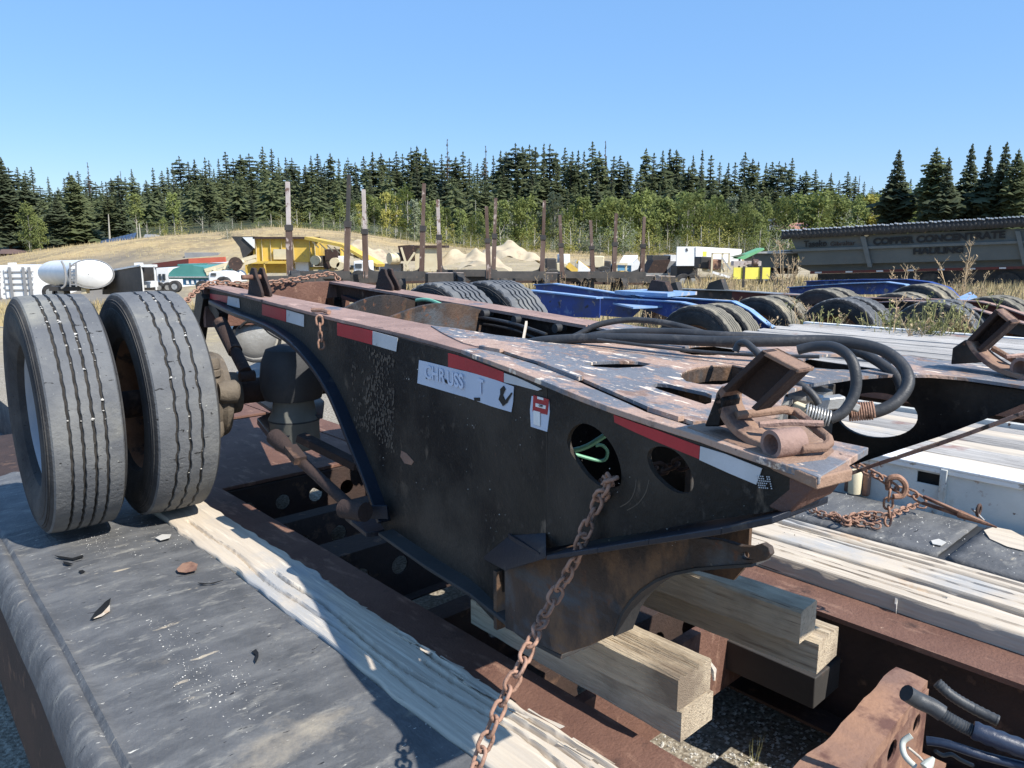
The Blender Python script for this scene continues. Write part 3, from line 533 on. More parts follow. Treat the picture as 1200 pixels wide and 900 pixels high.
for k in range(5):
    p = stp[3+k if 3+k < len(stp) else -1]
for a, b in ((.18, .30), (.52, .66), (.86, .97)):
    i = a*(len(stp)-1); f = lambda t: stp[int(t)].lerp(stp[min(int(t)+1, len(stp)-1)], t-int(t)); A = f(a*(len(stp)-1)); B = f(b*(len(stp)-1))
    m.beam((A.x-.008, A.y, TZ(A.y)+.014), (B.x-.008, B.y, TZ(B.y)+.014), .016, .010)
P('weld_bead', m, 'deck', kind='stuff')
rr = [Vector((1.93, 4.35, 0)), Vector((1.935, 3.0, 0)), Vector((1.93, 2.06, 0)), Vector((2.06, 2.06, 0)), Vector((2.07, 3.0, 0)), Vector((2.06, 4.35, 0))]
P('top_flange', topplate(rr, -.004, .013), 'pinkrust', bevel=.0015)
# noses
nA, nB = J.on_v(959, 568, 1.032), J.on_v(922, 604, 1.032); nC = J.on_u(995, 553, .585); nD = J.on_u(975, 579, .60); nE = J.on_v(903, 601, 1.034)
bk = Vector((.10, .12, 0))
m = MB(); m.add([nA, nB, nD, nC, Vector((1.30, .80, nC.z)), Vector((1.26, .84, 1.84)), Vector((1.09, .80, nA.z-.012)), Vector((1.075, .74, nB.z-.01))], [(0, 1, 2, 3), (3, 2, 5, 4), (0, 3, 4, 6), (1, 7, 5, 2), (0, 6, 7, 1), (4, 5, 7, 6)])
P('nose_bumper', m, 'rust', bevel=.004)
m = MB(); m.prism([(nA.x-.004, nA.y+.0, nA.z+.012), (nC.x, nC.y-.006, nC.z+.006), (1.20, .66, TZ(.66)+.010), (1.28, .76, TZ(.76)+.012), (1.28, .88, TZ(.88)+.012), (1.085, .88, TZ(.88)+.012), (1.055, .70, TZ(.70)+.010)], (0, 0, -.020))
P('nose_plate', m, 'hookrust', bevel=.003)
m = MB(); m.box(2.10, 2.30, .42, .46, 1.90, 1.945); P('nose_bumper', m, 'edge')
# curved deep flange sweeping from the rear down to the foot plate
sw = [J.on_v(x, y, 1.165) for x, y in [(244, 352), (268, 364), (292, 373), (316, 384), (340, 401), (362, 425), (380, 452), (394, 482), (408, 517), (424, 556), (437, 592), (444, 612)]]
m = MB(); m.ribbon(smoothpath(sw, 4), .10, .020); P('swept_flange', m, 'navy', bevel=.003)
sw2 = [Vector((1.93, p.y, p.z)) for p in sw]; m = MB(); m.ribbon(smoothpath(sw2, 4), .10, .020); P('swept_flange', m, 'navy')
m = MB(); ft = [J.on_z(x, y, 1.285) for x, y in [(404, 604), (440, 592), (481, 609), (445, 622), (429, 624)]]; m.prism([tuple(p) for p in ft], (0, 0, -.02)); P('foot_plate', m, 'navy', bevel=.003)
m = MB(); m.beam(J.on_v(418, 600, 1.12), J.on_v(455, 600, 1.19), .012, .05); P('hanger_lug', m, 'navy', bevel=.002)
# rear cross member with hanging legs
m = MB(); m.box(1.19, 2.06, 4.35, 4.40, 1.86, TZ(4.35)+.01); P('rear_crossmember', m, 'rust', bevel=.003)
m = MB(); m.beam(J.on_v(240, 342, 1.20), J.on_v(228, 425, 1.20), .12, .05, (1, 0, 0)); m.beam(J.on_v(243, 345, 1.23), J.on_v(262, 372, 1.23), .06, .05, (1, 0, 0)); P('spring_hanger', m, 'black', bevel=.003)
m = MB(); m.beam((1.93, 4.30, 2.0), (1.93, 4.25, 1.5), .12, .05, (1, 0, 0)); P('spring_hanger', m, 'black')
for fr, (cu, top) in (('a', (3.02, .012)), ('b', (2.62, .018))):   # two curved saddle plates between the rails
    m = MB(); pts = []
    for i in range(13):
        t = i/12; pts.append((1.38+.56*t, cu+(.30 if fr == 'a' else .10)*t, TZ(cu)+top-.02+.05*math.sin(math.pi*t)))
    m.prism([tuple(p) for p in pts]+[(1.94, pts[-1][1], 1.62), (1.38, cu, 1.62)], (0, .02, 0)); P('saddle_plate', m, 'black_dusty', bevel=.002)
# tall gusset brackets at the rear
def fin(v, u, th, hgt, dz=0):
    sec = [(u+.10, 0), (u+.07, hgt*.45), (u+.055, hgt*.8), (u+.02, hgt), (u-.02, hgt*.97), (u-.035, hgt*.70), (u-.07, hgt*.45), (u-.10, .02), (u-.10, 0)]
    mb = MB(); mb.prism([(v, a, TZ(u)+.008+b) for a, b in sec], (th, 0, 0)); return mb
for v in (1.235, 1.275): P('pin_bracket', fin(v, 3.66, .014, .135), 'rust_dark', bevel=.003)
for v in (1.965, 2.005): P('pin_bracket', fin(v, 3.72, .014, .115), 'rust_dark', bevel=.003)
m = MB(); m.cyl((1.18, 3.66, TZ(3.6)+.10), (1.30, 3.66, TZ(3.6)+.10), .012, 10); P('bracket_pin', m, 'rust')
# reflective tape, sticker and label on the side
def tape(pts, mat, off=-.0035, name='reflective_tape', label=None):
    q = [web_hit(x, y, VL, off) for x, y in pts]; return P(name, bent_plate([(p.y, p.z) for p in q], [], lambda u: VL(u)+off, .0015), mat, smooth=0, label=label)
tape([(246, 344), (267, 347), (266, 355), (254, 352), (246, 350)], 'tape_red'); tape([(267, 347), (280, 350), (281, 361), (266, 357)], 'tape_white')
tape([(307, 356), (335, 363), (335, 377), (307, 369)], 'tape_red'); tape([(335.5, 363), (356, 369), (356, 383), (335.5, 377)], 'tape_white')
tape([(395, 378), (436, 388), (436, 404), (395, 393)], 'tape_red'); tape([(436.5, 388), (466, 396), (464, 412), (450, 408), (436.5, 404)], 'tape_white')
tape([(525, 414), (556, 423), (590, 436), (590, 448), (525, 430)], 'tape_red'); tape([(590.5, 437), (612, 445), (635, 456), (630, 458), (590.5, 448)], 'tape_white')
tape([(719, 486), (770, 504), (820, 523), (819, 538), (770, 518), (720, 495)], 'tape_red'); tape([(820.5, 523), (850, 532), (893, 549), (886, 568), (855, 555), (819.5, 539)], 'tape_white')
m = MB()
for i in range(7):
    for k in range(6):
        if random.random() < .25 and i > 3: continue
        x = 886+i*2.4+k*.6; y = 557+i*.2+k*2.7; q = [web_hit(x+a, y+b, VL, -.0045) for a, b in ((0, 0), (1.3, .3), (1.3, 1.6), (0, 1.4))]; m.prism([tuple(p) for p in q], (.001, 0, 0))
P('tape_flecks', m, 'tape_white', smooth=0, kind='stuff')
tape([(491, 422), (500, 424), (540, 434), (572, 442), (602, 453), (601, 471), (599, 483), (575, 476), (540, 464), (489, 449)], 'sticker', -.003, 'sticker', 'faded white and pale blue sticker with peeling corner')
for tx, p0, p1 in (('CHR', (509, 439), (524, 443)), ('USS', (533, 446), (548, 450)), ('T', (563, 454), (572, 457))):
    a = web_hit(*p0, VL, -.007); b = web_hit(*p1, VL, -.007); put_text(jeep.e, text_mesh(tx, .058, 'sticker_print', 1.0, .0016, .0001), 'sticker_lettering', a, b-a, (0, 0, 1), jb)
m = MB()
for pts in ([(586, 456), (590, 452), (592, 456), (589, 463), (592, 470), (588, 474), (584, 468), (586, 462)], [(599, 460), (600, 461), (594, 472), (589, 476), (588, 474)], [(555, 466), (562, 466), (562, 470), (556, 470)], [(521, 444), (524, 446), (524, 450), (521, 447)], [(499, 441), (501, 441), (501, 444), (499, 444)]):
    q = [web_hit(x, y, VL, -.0055) for x, y in pts]; m.prism([tuple(p) for p in q], (.001, 0, 0))
P('peeled_patch', m, 'text_dark', smooth=0, kind='stuff')
tape([(623, 464), (643, 468), (644, 483), (641, 506), (622, 500), (621, 480)], 'sticker', -.003, 'label_backing'); tape([(625, 463), (643, 468), (641, 486), (624, 482)], 'tape_red', -.0045, 'label_panel')
for pts in ([(629.5, 464.5), (636.5, 466.5), (636.5, 469), (629.5, 467.5)], [(627.5, 472.5), (639.5, 475.5), (639, 479.5), (627.5, 476.5)], [(625, 481), (632.5, 483), (632.5, 499.5), (625, 497)]): tape(pts, 'white_rail', -.006, 'label_panel')
a = web_hit(633.5, 475.8, VL, -.0078); b = web_hit(637, 476.7, VL, -.0078); put_text(jeep.e, text_mesh('CVIP', .0075, 'text_dark', 1.3, .0002, .0003), 'label_lettering', a, b-a, (0, 0, 1), jb)
# scraped and chipped paint flecks, scratches, weld beads on the side plates
def flecks(name, n, xr, yr, dens, rr, mat, tall=1.0, seed=1):
    rd = random.Random(seed); mb = MB()
    for _ in range(n):
        x, y = rd.uniform(*xr), rd.uniform(*yr)
        if noise.noise(Vector((x*.03, y*.02, seed)))+rd.uniform(-.2, .2) < dens: continue
        if y < 385+(x-430)*.40+22 or y > 600+(x-440)*.65: continue
        k = 5; a0 = rd.uniform(0, 6.28); r_ = rd.uniform(*rr); q = [web_hit(x+r_*math.cos(a0+6.28*i/k)*rd.uniform(.5, 1.2), y+r_*tall*math.sin(a0+6.28*i/k)*rd.uniform(.5, 1.2), VL, -.0016) for i in range(k)]
        mb.prism([tuple(p) for p in q], (.0008, 0, 0))
    P(name, mb, mat, smooth=0, kind='stuff')
flecks('paint_scrape', 900, (412, 462), (396, 530), -.06, (.35, 1.1), 'rust_dust', 3.2, 3)
flecks('paint_chips', 420, (430, 940), (400, 660), .10, (.35, .9), 'rust_dust', 1.2, 5)
flecks('paint_specks', 260, (440, 930), (400, 640), .12, (.3, .6), 'white_stone', 1.2, 8)
m = MB(); m.tube([web_hit(641, 455+i*9.2, VL, .001) for i in range(21)], .0028, 6); P('weld_seam', m, 'black')
for pts_ in ([(735, 598), (748, 590), (757, 577), (761, 562)], [(727, 594), (738, 587), (744, 575), (746, 562)]):
    m = MB(); m.tube(smoothpath([web_hit(x, y, VL, -.0005) for x, y in pts_], 3), .0014, 4); P('scratch', m, 'rust_dust')
m = MB(); q = [web_hit(x, y, VL, -.0018) for x, y in [(470, 528), (476, 531), (485, 541), (482, 545), (474, 543), (469, 535)]]; m.prism([tuple(p) for p in q], (.001, 0, 0)); P('rust_scab', m, 'rust_orange', smooth=0)
# wheels, axle, brakes and suspension
AC = (3.745, 1.08+.512)
for wx, tm_, rm_ in ((.392, T_A, RM), (.764, T_B, RMR)): wheel(jeep, (wx, *AC), tm_, rm_).rotation_euler = (0, 0, math.pi+R(3))
wheel(jeep, (2.39, *AC), T_C, RMR); wheel(jeep, (2.74, *AC), T_C, RM)
m = MB(); m.cyl((.60, *AC), (2.6, *AC), .062, 20); P('axle', m, 'rust_dark')
for s, x in ((1, .95), (-1, 2.21)):
    m = MB(); m.lathe([(0, .10), (0, .20), (.02, .212), (.035, .20), (.05, .215), (.07, .20), (.09, .212), (.12, .20), (.13, .11), (.20, .10), (.20, .06)], (x, *AC), (s, 0, 0), 40); P('brake_drum', m, 'tan_drum')
m = MB()
c = J.on_v(245, 425, .98); 
for k, (y, r) in enumerate([(421, 9), (427, 10), (434, 10), (441, 8.6), (450, 10), (458, 7), (466, 6), (475, 8), (484, 9.5), (492, 10), (500, 9), (508, 10), (515, 9.5)]):
    pass
m.lathe([(0, .001), (0, .036), (.02, .045), (.05, .045), (.055, .04), (.06, .048), (.085, .048), (.09, .036), (.13, .030), (.17, .032), (.19, .026), (.22, .040), (.25, .046), (.29, .046), (.295, .04), (.31, .046), (.36, .046), (.38, .038), (.385, .001)], J.on_v(245, 419, .985), (0, .02, -1), 24); P('brake_chamber', m, 'tan_drum')
m = MB(); m.lathe([(0, .001), (0, .045), (.03, .055), (.08, .055), (.10, .035), (.10, .001)], J.on_v(255, 460, 1.0), (1, 0, -.05), 20); P('camshaft_bracket', m, 'tan_drum')
m = MB(); A_ = J.on_v(258, 378, 1.15); B_ = J.on_v(288, 436, 1.15); mid = A_.lerp(B_, .6); m.tube([A_, mid, mid, B_], [.036, .036, .029, .029], 18); m.cyl(B_+Vector((-.03, 0, -.02)), B_+Vector((.04, 0, -.02)), .026, 12); P('shock_absorber', m, 'rust_dark')
m = MB(); pl = [J.on_z(x, y, 1.50) for x, y in [(268, 440), (300, 425), (330, 420), (380, 470), (378, 486), (345, 486), (316, 478), (285, 458)]]; m.prism([tuple(p) for p in pl], (0, 0, -.02)); P('spring_seat', m, 'navy', bevel=.003)
bc = J.on_z(345, 486, 1.50); bc = Vector((1.36, bc.y+.10, 1.5))
m = MB(); m.cur = 0; ax = J.on_v(340, 430, 1.34)
ax = Vector((1.34, ax.y-.02, 1.46))
m.lathe([(-.13, .10, 1), (-.09, .118, 1), (.0, .118, 1), (.012, .124, 0), (.02, .124, 1), (.05, .105, 1), (.11, .095, 0), (.12, .135, 0), (.17, .150, 0), (.22, .152, 0), (.30, .142, 0), (.36, .118, 0), (.38, .06, 0), (.38, .001, 0)], ax, (0, 0, 1), 40); P('air_spring', m, ['rubber', 'bag_dust_lit'])
m = MB(); m.lathe([(-.13, .10), (-.09, .118), (.0, .118), (.11, .1), (.12, .135), (.30, .142), (.38, .06)], (1.82, ax.y, ax.z), (0, 0, 1), 32); P('air_spring', m, 'rubber')
m = MB(); a = J.on_v(307, 492, 1.05); b = J.on_v(352, 500, 1.10); m.hexa([J.on_z(x, y, 1.36) for x, y in [(301, 497), (322, 524), (355, 512), (330, 484)]], [J.on_z(x, y, 1.42) for x, y in [(301, 490), (322, 517), (355, 505), (330, 477)]]); P('axle_seat', m, 'navy', bevel=.004)
m = MB(); a = J.on_v(322, 512, 1.06); b = J.on_v(409, 592, 1.10); m.tube([a, a.lerp(b, .12), a.lerp(b, .22), a.lerp(b, .5), b], [.036, .034, .023, .021, .021], 16); d = J.on_v(428, 597, 1.10)
m.cyl(b+Vector((-.03, -.02, 0)), d+Vector((.0, 0, -.01)), .034, 20); m.beam(J.on_v(340, 525, 1.06), J.on_v(352, 540, 1.06), .05, .03); P('torque_arm', m, 'rust_dark')
m = MB(); m.beam(J.on_v(352, 512, 1.25), J.on_v(420, 546, 1.4), .06, .035); P('cross_strut', m, 'rust_dark', bevel=.003)
m = MB(); m.tube([(1.25, 2.9, 1.78), (1.5, 3.1, 1.6), (1.8, 3.3, 1.62), (1.94, 3.4, 1.7)], .012, 8); m.tube(smoothpath([J.at(x, y, 4.0) for x, y in [(280, 385), (290, 377), (305, 380), (316, 390), (330, 398)]]), .008, 8); P('air_line', m, 'rubber_hose')
# air tank ring seen behind the shock
m = MB(); c = J.at(299, 395, 4.4); m.lathe([(-.2, .12), (0, .125), (.02, .10), (.03, .05), (.03, .001)], c, (-.1, -1, 0), 28); P('air_tank', m, 'alu')
m = MB(); m.tube([c+Vector((.14*math.cos(a*.3), -.03, .14*math.sin(a*.3))) for a in range(21)], .010, 8, closed=True); P('tank_strap', m, 'rubber')
# front hook brackets
def bracket(v0, ox, oy, k=1.0, wv=.10):
    """hook bracket: bent strap, upright channel, handle frame and pivot tube, from points on the plane v = v0"""
    g = lambda x, y, dv=0: J.on_v(x, y, v0)+Vector((dv, 0, 0))
    return g
g = lambda x, y, dv=0: J.on_v(x, y, 1.085)+Vector((dv, 0, 0))
e = bpy.data.objects.new('hook_bracket', None); COL.objects.link(e); e.parent = jeep.e
def hook(sub, g, strap, chan, handle, tubec, foot, wv=.055):
    wc = wv*.6
    m = MB(); m.ribbon(smoothpath([g(*p) for p in strap], 4), wv*1.1, -.014); jeep.part('bent_strap', m, 'hookrust', sub, bevel=.002)
    # channel: back plate + two flanges
    m = MB(); b0, b1, t1, t0 = [g(*p) for p in chan]
    lenv = (t0-b0); wdv = (b1-b0)
    V3 = Vector((1, 0, 0))
    m.hexa([b0+V3*wc, b1+V3*wc, b1+V3*(wc+.012), b0+V3*(wc+.012)], [t0+V3*wc, t1+V3*wc, t1+V3*(wc+.012), t0+V3*(wc+.012)])
    n1 = (wdv).normalized()*.012
    m.hexa([b0, b0+n1, b0+n1+V3*wc, b0+V3*wc], [t0, t0+n1, t0+n1+V3*wc, t0+V3*wc])
    m.hexa([b1-n1, b1, b1+V3*wc, b1-n1+V3*wc], [t1-n1, t1, t1+V3*wc, t1-n1+V3*wc]); jeep.part('upright_channel', m, 'rust_dark', sub, bevel=.002)  # shade inside the channel put into the darker rust colour
    m = MB(); m.ribbon([t0, t1], wc+.012, .008); jeep.part('cap_plate', m, 'hookrust', sub, bevel=.002)  # lit edge put into the paler rust colour
    if foot: m = MB(); m.prism([g(*p, .0) for p in foot], (wv*.9, 0, 0)); jeep.part('foot_block', m, 'black', sub, bevel=.003)
    if handle:
        m = MB()
        hp = [Vector(h) for h in handle]
        m.tube(hp, .0088, 6)
        jeep.part('handle_frame', m, 'hookrust', sub, bevel=.002)
    m = MB(); c, rr_, ln = tubec; m.lathe([(0, rr_*.72), (0, rr_), (ln, rr_), (ln, rr_*.72), (0, rr_*.72)], c, (1, -.25, 0), 28); jeep.part('pivot_tube', m, 'pinkrust', sub)
    m = MB(); cc = Vector(c)+Vector((.01, 0, -rr_*.2)); m.box(cc.x-.01, cc.x+ln, cc.y-rr_, cc.y+rr_*.2, cc.z-rr_*1.1, cc.z-rr_*.8); m.tube([cc+Vector((.03, .05, rr_*.95)), cc+Vector((.07, .02, rr_*1.12)), cc+Vector((.11, -.02, rr_*1.1))], .006, 6); jeep.part('weld_pad', m, 'pinkrust', sub)
hp = [J.at(x, y, Y) for x, y, Y in [(862, 487, 1.30), (920, 480, 1.33), (934, 483, 1.33), (970, 513, 1.22), (972, 519, 1.21), (966, 524, 1.20), (938, 526, 1.19)]]
hook(e, g, [(846, 452), (839, 461), (838, 474), (843, 488), (853, 503), (868, 516), (887, 526), (907, 532)], [(844, 457), (886, 482), (937, 433), (893, 410)], hp, (J.at(903, 521, 1.19), .024, .058), [(825, 500), (842, 455), (848, 470), (842, 500)])
e2 = bpy.data.objects.new('hook_bracket', None); COL.objects.link(e2); e2.parent = jeep.e
g2 = lambda x, y, dv=0: J.on_v(x, y, 2.17)+Vector((dv, 0, 0))
hp2 = [g2(*p, .07) for p in [(1150, 410), (1180, 428), (1205, 440)]]
hook(e2, g2, [(1131, 400), (1136, 410), (1147, 422), (1164, 434), (1184, 442), (1204, 447)], [(1133, 398), (1149, 412), (1187, 378), (1167, 362)], hp2, (g2(1196, 432), .028, .07), [(1114, 427), (1116, 408), (1131, 398), (1140, 412), (1150, 425)], wv=.07)
# coupling hoses, coil guards, gladhands
def hose(name, pts, r, mat='rubber_hose', k=6): m = MB(); m.tube(smoothpath([J.at(x, y, Y) for x, y, Y in pts], k), r, 12); return P(name, m, mat)
hose('air_hose', [(612, 404, 2.42), (640, 399, 2.36), (690, 396.5, 2.3), (760, 397, 2.2), (840, 400, 2.1), (900, 400, 2.05), (960, 399, 2.02), (1000, 402, 1.98), (1035, 411, 1.93), (1058, 429, 1.88), (1064, 450, 1.84), (1050, 471, 1.82), (1028, 482, 1.82), (1008, 484, 1.83)], .0155)
hose('air_hose', [(676, 398, 2.46), (715, 391, 2.4), (780, 389, 2.33), (840, 393, 2.25), (900, 396, 2.2), (960, 401, 2.14), (1005, 412, 2.05), (1035, 428, 1.97), (1052, 444, 1.92), (1058, 462, 1.89)], .0135)
hose('air_hose', [(640, 408, 2.50), (676, 393, 2.52), (700, 381, 2.52), (735, 375, 2.5), (770, 377, 2.45), (800, 383, 2.4), (830, 392, 2.36)], .010)
hose('air_hose', [(935, 410, 1.82), (955, 406, 1.80), (978, 407, 1.76), (996, 419, 1.72), (1003, 440, 1.70), (1001, 462, 1.69), (988, 483, 1.68), (972, 491, 1.68)], .0125)
hose('air_hose', [(925, 446, 1.78), (940, 452, 1.75), (953, 463, 1.73), (960, 474, 1.72)], .009)
hose('air_hose', [(862, 412, 1.95), (866, 403, 1.95), (874, 402, 1.93), (884, 410, 1.9), (892, 418, 1.88)], .009)
hose('air_line', [(700, 398, 2.25), (800, 410, 2.1), (880, 416, 2.0), (960, 418, 1.9)], .005)
def coil(name, a, b, r, turns, wr, mat='chain'):
    a = Vector(a); b = Vector(b); d = (b-a); x = d.orthogonal().normalized(); y = d.normalized().cross(x); n = turns*14
    m = MB(); m.tube([a+d*(i/n)+(x*math.cos(i*6.28318/14)+y*math.sin(i*6.28318/14))*r for i in range(n+1)], wr, 6); return P(name, m, mat)
coil('coil_guard', J.at(942, 482, 1.70), J.at(972, 491, 1.68), .0185, 9, .0022, 'alu'); coil('coil_guard', J.at(995, 483, 1.84), J.at(1024, 481, 1.82), .0215, 10, .0026)
m = MB(); m.beam(J.at(952, 474, 1.76), J.at(988, 470, 1.76), .035, .03); m.cyl(J.at(955, 470, 1.76), J.at(955, 463, 1.76), .02, 12); m.beam(J.at(978, 468, 1.78), J.at(1003, 478, 1.80), .03, .02); P('gladhand', m, 'alu', bevel=.004)
m = MB(); m.beam(J.at(930, 476, 1.72), J.at(946, 482, 1.70), .024, .024); P('brass_fitting', m, 'cream', bevel=.003)
m = MB()
for k in range(7): x = 1.45+.07*k; m.box(x, x+.03, 1.06, 1.10, 1.80, 1.90)
m.box(1.38, 2.0, 1.10, 1.12, 1.72, 1.92); P('valve_manifold', m, 'darksteel', bevel=.003)
m = MB()
for k in range(5): c = Vector((1.42+.09*k, 1.02, 1.87)); m.lathe([(0, .001), (0, .02), (.05, .022), (.06, .03), (.07, .03), (.08, .001)], c, (0, 0, 1), 14)
P('valve', m, 'alu')
# loose hoses clipped inside the right rail, green hose
m = MB(); m.tube(smoothpath([J.on_v(x, y, 1.90) for x, y in [(500, 362), (530, 372), (560, 372), (600, 379), (640, 392)]]), .008, 8); m.tube(smoothpath([J.on_v(x, y, 1.92) for x, y in [(505, 380), (548, 378), (600, 386), (640, 402)]]), .006, 8)
P('air_line', m, 'rubber_hose')
m = MB()
for x, y in ((552, 371), (565, 368), (602, 375), (650, 385)): q = J.on_v(x, y, 1.90); m = MB(); m.cyl(q, q+Vector((.05, 0, 0)), .018, 12); P('hose_clip', m, 'rubber')
m = MB(); m.tube(smoothpath([J.on_v(x, y, 1.86) for x, y in [(488, 352), (497, 351), (508, 353), (524, 360), (545, 369)]]), .0085, 8); P('green_air_hose', m, 'green_hose')
m = MB(); m.tube(smoothpath([J.at(x, y, 2.3) for x, y in [(655, 531), (672, 528), (690, 522), (712, 508)]]), .009, 8); P('green_air_hose', m, 'green_hose')
m = MB(); m.tube(smoothpath([J.at(x, y, 2.5) for x, y in [(672, 532), (705, 540), (712, 530), (706, 522), (698, 522)]]), .006, 8); P('air_line', m, 'green_hose')
m = MB(); m.beam(J.on_v(612, 405, 1.7), J.on_v(617, 378, 1.8), .008, .014); P('tie_strap', m, 'wood')
def small_hang(name, pts, me, pitch): 
    e = bpy.data.objects.new(name, None); COL.objects.link(e); e.parent = jeep.e; chain(jeep, pts, me, pitch, e)
small_hang('hanging_chain', [J.on_v(374, 371, 1.188), J.on_v(375, 385, 1.186), J.on_v(377, 408, 1.19)], CHS, .031)
m = MB(); m.tube([J.on_t(366, 369)+Vector((0, 0, .02)), J.on_t(378, 370)+Vector((0, 0, .022)), J.on_t(386, 372)+Vector((0, 0, .02))], .009, 8); P('shackle', m, 'chain')
def stones(mb, pts, r):
    for p in pts:
        rr = r*random.uniform(.6, 1.3); a = [Vector((random.uniform(-1, 1), random.uniform(-1, 1), random.uniform(-1, 1))).normalized()*rr*random.uniform(.7, 1.2) for _ in range(6)]
        c = Vector(p); vs = [c+Vector((rr, 0, 0)), c-Vector((rr, 0, 0)), c+Vector((0, rr*.8, 0)), c-Vector((0, rr*.8, 0)), c+Vector((0, 0, rr*.7)), c-Vector((0, 0, rr*.7))]
        vs = [v+k*.25 for v, k in zip(vs, a)]
        mb.add(vs, [(0, 2, 4), (2, 1, 4), (1, 3, 4), (3, 0, 4), (2, 0, 5), (1, 2, 5), (3, 1, 5), (0, 3, 5)])
m = MB(); hw = .131
for cx, ng, cnt, hw in ((.392, 4, 13, .145), (.764, 3, 13, .1425)):
    for i in range(ng):
        g = -hw*.72+2*hw*.72*(i+1)/(ng+1)
        for _ in range(cnt if 0 < i else 7):
            a = random.uniform(-.35, math.pi*.9); 
            if random.random() < .4: a = random.choice((.3, .9, 1.4, 2.1))+random.uniform(-.06, .06)
            q = Matrix.Rotation(R(3), 3, 'Z') @ Vector((g+random.uniform(-.003, .003), -.507*math.cos(a-.15), 0)); stones(m, [(cx+q.x, AC[0]+q.y, AC[1]+.507*math.sin(a-.15))], random.choice((.0035, .0045, .006, .008)))
P('tread_stones', m, 'white_stone', kind='stuff', smooth=0)

# ================================================================ THE LOWER TRAILER UNDER THE DOLLY
lt = Thing('trailer_frame', 'rusty trailer frame with two long beams and timber strips under the black dolly', 'trailer', L, (2.03, 2.5, 0))
Q = lt.part
def beam_i(v0, v1, y0, y1, ztop, h, mat, wobble=0):
    c = (v0+v1)/2; mb = MB(); n = 40
    for i in range(n):
        a = y0+(y1-y0)*i/n; b = y0+(y1-y0)*(i+1)/n
        k = lambda y: wobble*noise.noise(Vector((y*1.3, v0, 0)))
        mb.hexa([(v0+k(a), a, ztop-.018), (v1+k(a*1.1+3), a, ztop-.018), (v1+k(b*1.1+3), b, ztop-.018), (v0+k(b), b, ztop-.018)], [(v0+k(a), a, ztop), (v1+k(a*1.1+3), a, ztop), (v1+k(b*1.1+3), b, ztop), (v0+k(b), b, ztop)])
    mb.cur = 1; mb.box(c-.008, c+.008, y0, y1, ztop-h+.018, ztop-.018); mb.box(v0, v1, y0, y1, ztop-h, ztop-h+.018)  # web and bottom flange: shade of the well put into the colour
    return Q('main_beam', mb, [mat, 'rust_dark'])
beam_i(1.335, 1.495, -3, 8.5, 1.0, .46, 'rust', .006); beam_i(2.535, 2.735, -3, 8.5, 1.0, .46, 'rust', .006)
def holes_plate(x0, x1, y, z0, z1, hs, mat, th=.01):
    mb = MB(); mb.prism([(x0, y, z0), (x1, y, z0), (x1, y, z1), (x0, y, z1)], (0, th, 0), [[(cx+r*math.cos(a*.524), y, cz+r*math.sin(a*.524)) for a in range(12)] for cx, cz, r in hs]); return mb
def xm(y, ztop, ho, top_w=.10, mat='rust_dark', h=.30):
    hs = [(1.5+.13+.21*i, ztop-.13, .045) for i in range(5)] if ho else []
    m = holes_plate(1.42, 2.62, y, ztop-h, ztop-.008, hs, mat); m.box(1.5, 2.53, y-.0, y+top_w, ztop-.008, ztop); m.box(1.5, 2.53, y-.05, y+.01, ztop-h, ztop-h+.01); Q('crossmember', m, mat, bevel=.0015)
m = MB(); m.box(1.497, 2.533, 4.0, 5.6, .975, .995); m.box(1.497, 2.533, 5.7, 8.4, .975, .995); Q('floor_plate', m, 'rust', bevel=.003)
xm(3.98, .972, True); xm(3.34, .965, True); xm(2.78, .975, True, .18); xm(2.1, .93, True); xm(1.62, .90, True)
m = MB(); m.box(1.50, 2.53, 1.40, 1.44, .62, .92); Q('crossmember', m, 'rust')
for a, b in (((1.5, 1.75, .60), (2.1, 2.3, .58)), ((2.53, 1.75, .60), (1.9, 2.3, .58))): m = MB(); m.beam(a, b, .08, .06); Q('diagonal_brace', m, 'rust_dark')
# bent cross channel at the very front, torn and orange
def bent_channel():
    mb = MB(); n = 26; top = []
    for i in range(n+1):
        t = i/n; v = 2.44-1.09*t; wv = .005*math.sin(t*11)+.010*noise.noise(Vector((t*9, 0, 0))); u0 = .808-.02*t+wv; u1 = .712-.06*t+.006*noise.noise(Vector((t*8, 3, 0)))
        z = .955+.012*noise.noise(Vector((t*6, 0, 2))); top.append((v, u0, u1, z))
    for v, a, b, z in top: mb.v += [(v, a, z-.02), (v, a, z), (v, (a+b)/2, z+.004*math.sin(v*9)), (v, b, z-.006), (v, b, z-.05)]
    k = len(top)
    for i in range(k-1):
        for q in range(4): mb.f.append((i*5+q, i*5+q+1, i*5+6+q, i*5+5+q)); mb.mi.append(0)
    mb.f += [(0, 1, 2, 3, 4)]; mb.mi += [0]
    return mb
m = bent_channel(); Q('front_channel', m, 'rust_orange', smooth=25)
m = holes_plate(1.36, 2.42, .70, .70, .935, [(1.72, .86, .03), (1.95, .84, .035), (2.15, .85, .035), (2.34, .85, .03)], 'rust_orange'); Q('front_channel_web', m, 'rust_orange', bevel=.002)
m = MB(); m.prism([(1.5, .63, .70), (2.42, .63, .70), (2.42, .70, .70), (1.5, .70, .70)], (0, 0, .012)); Q('front_channel_foot', m, 'rust_orange')
# inner ledge of the right beam
m = MB(); m.box(2.50, 2.62, .9, 4.0, .56, .572); m.box(2.45, 2.62, -.4, .6, .60, .62); Q('ledge', m, 'rust_dark')
m = MB(); m.box(2.40, 2.60, 1.05, 1.45, .70, .82); Q('bolt_plate', m, 'darksteel', bevel=.004)
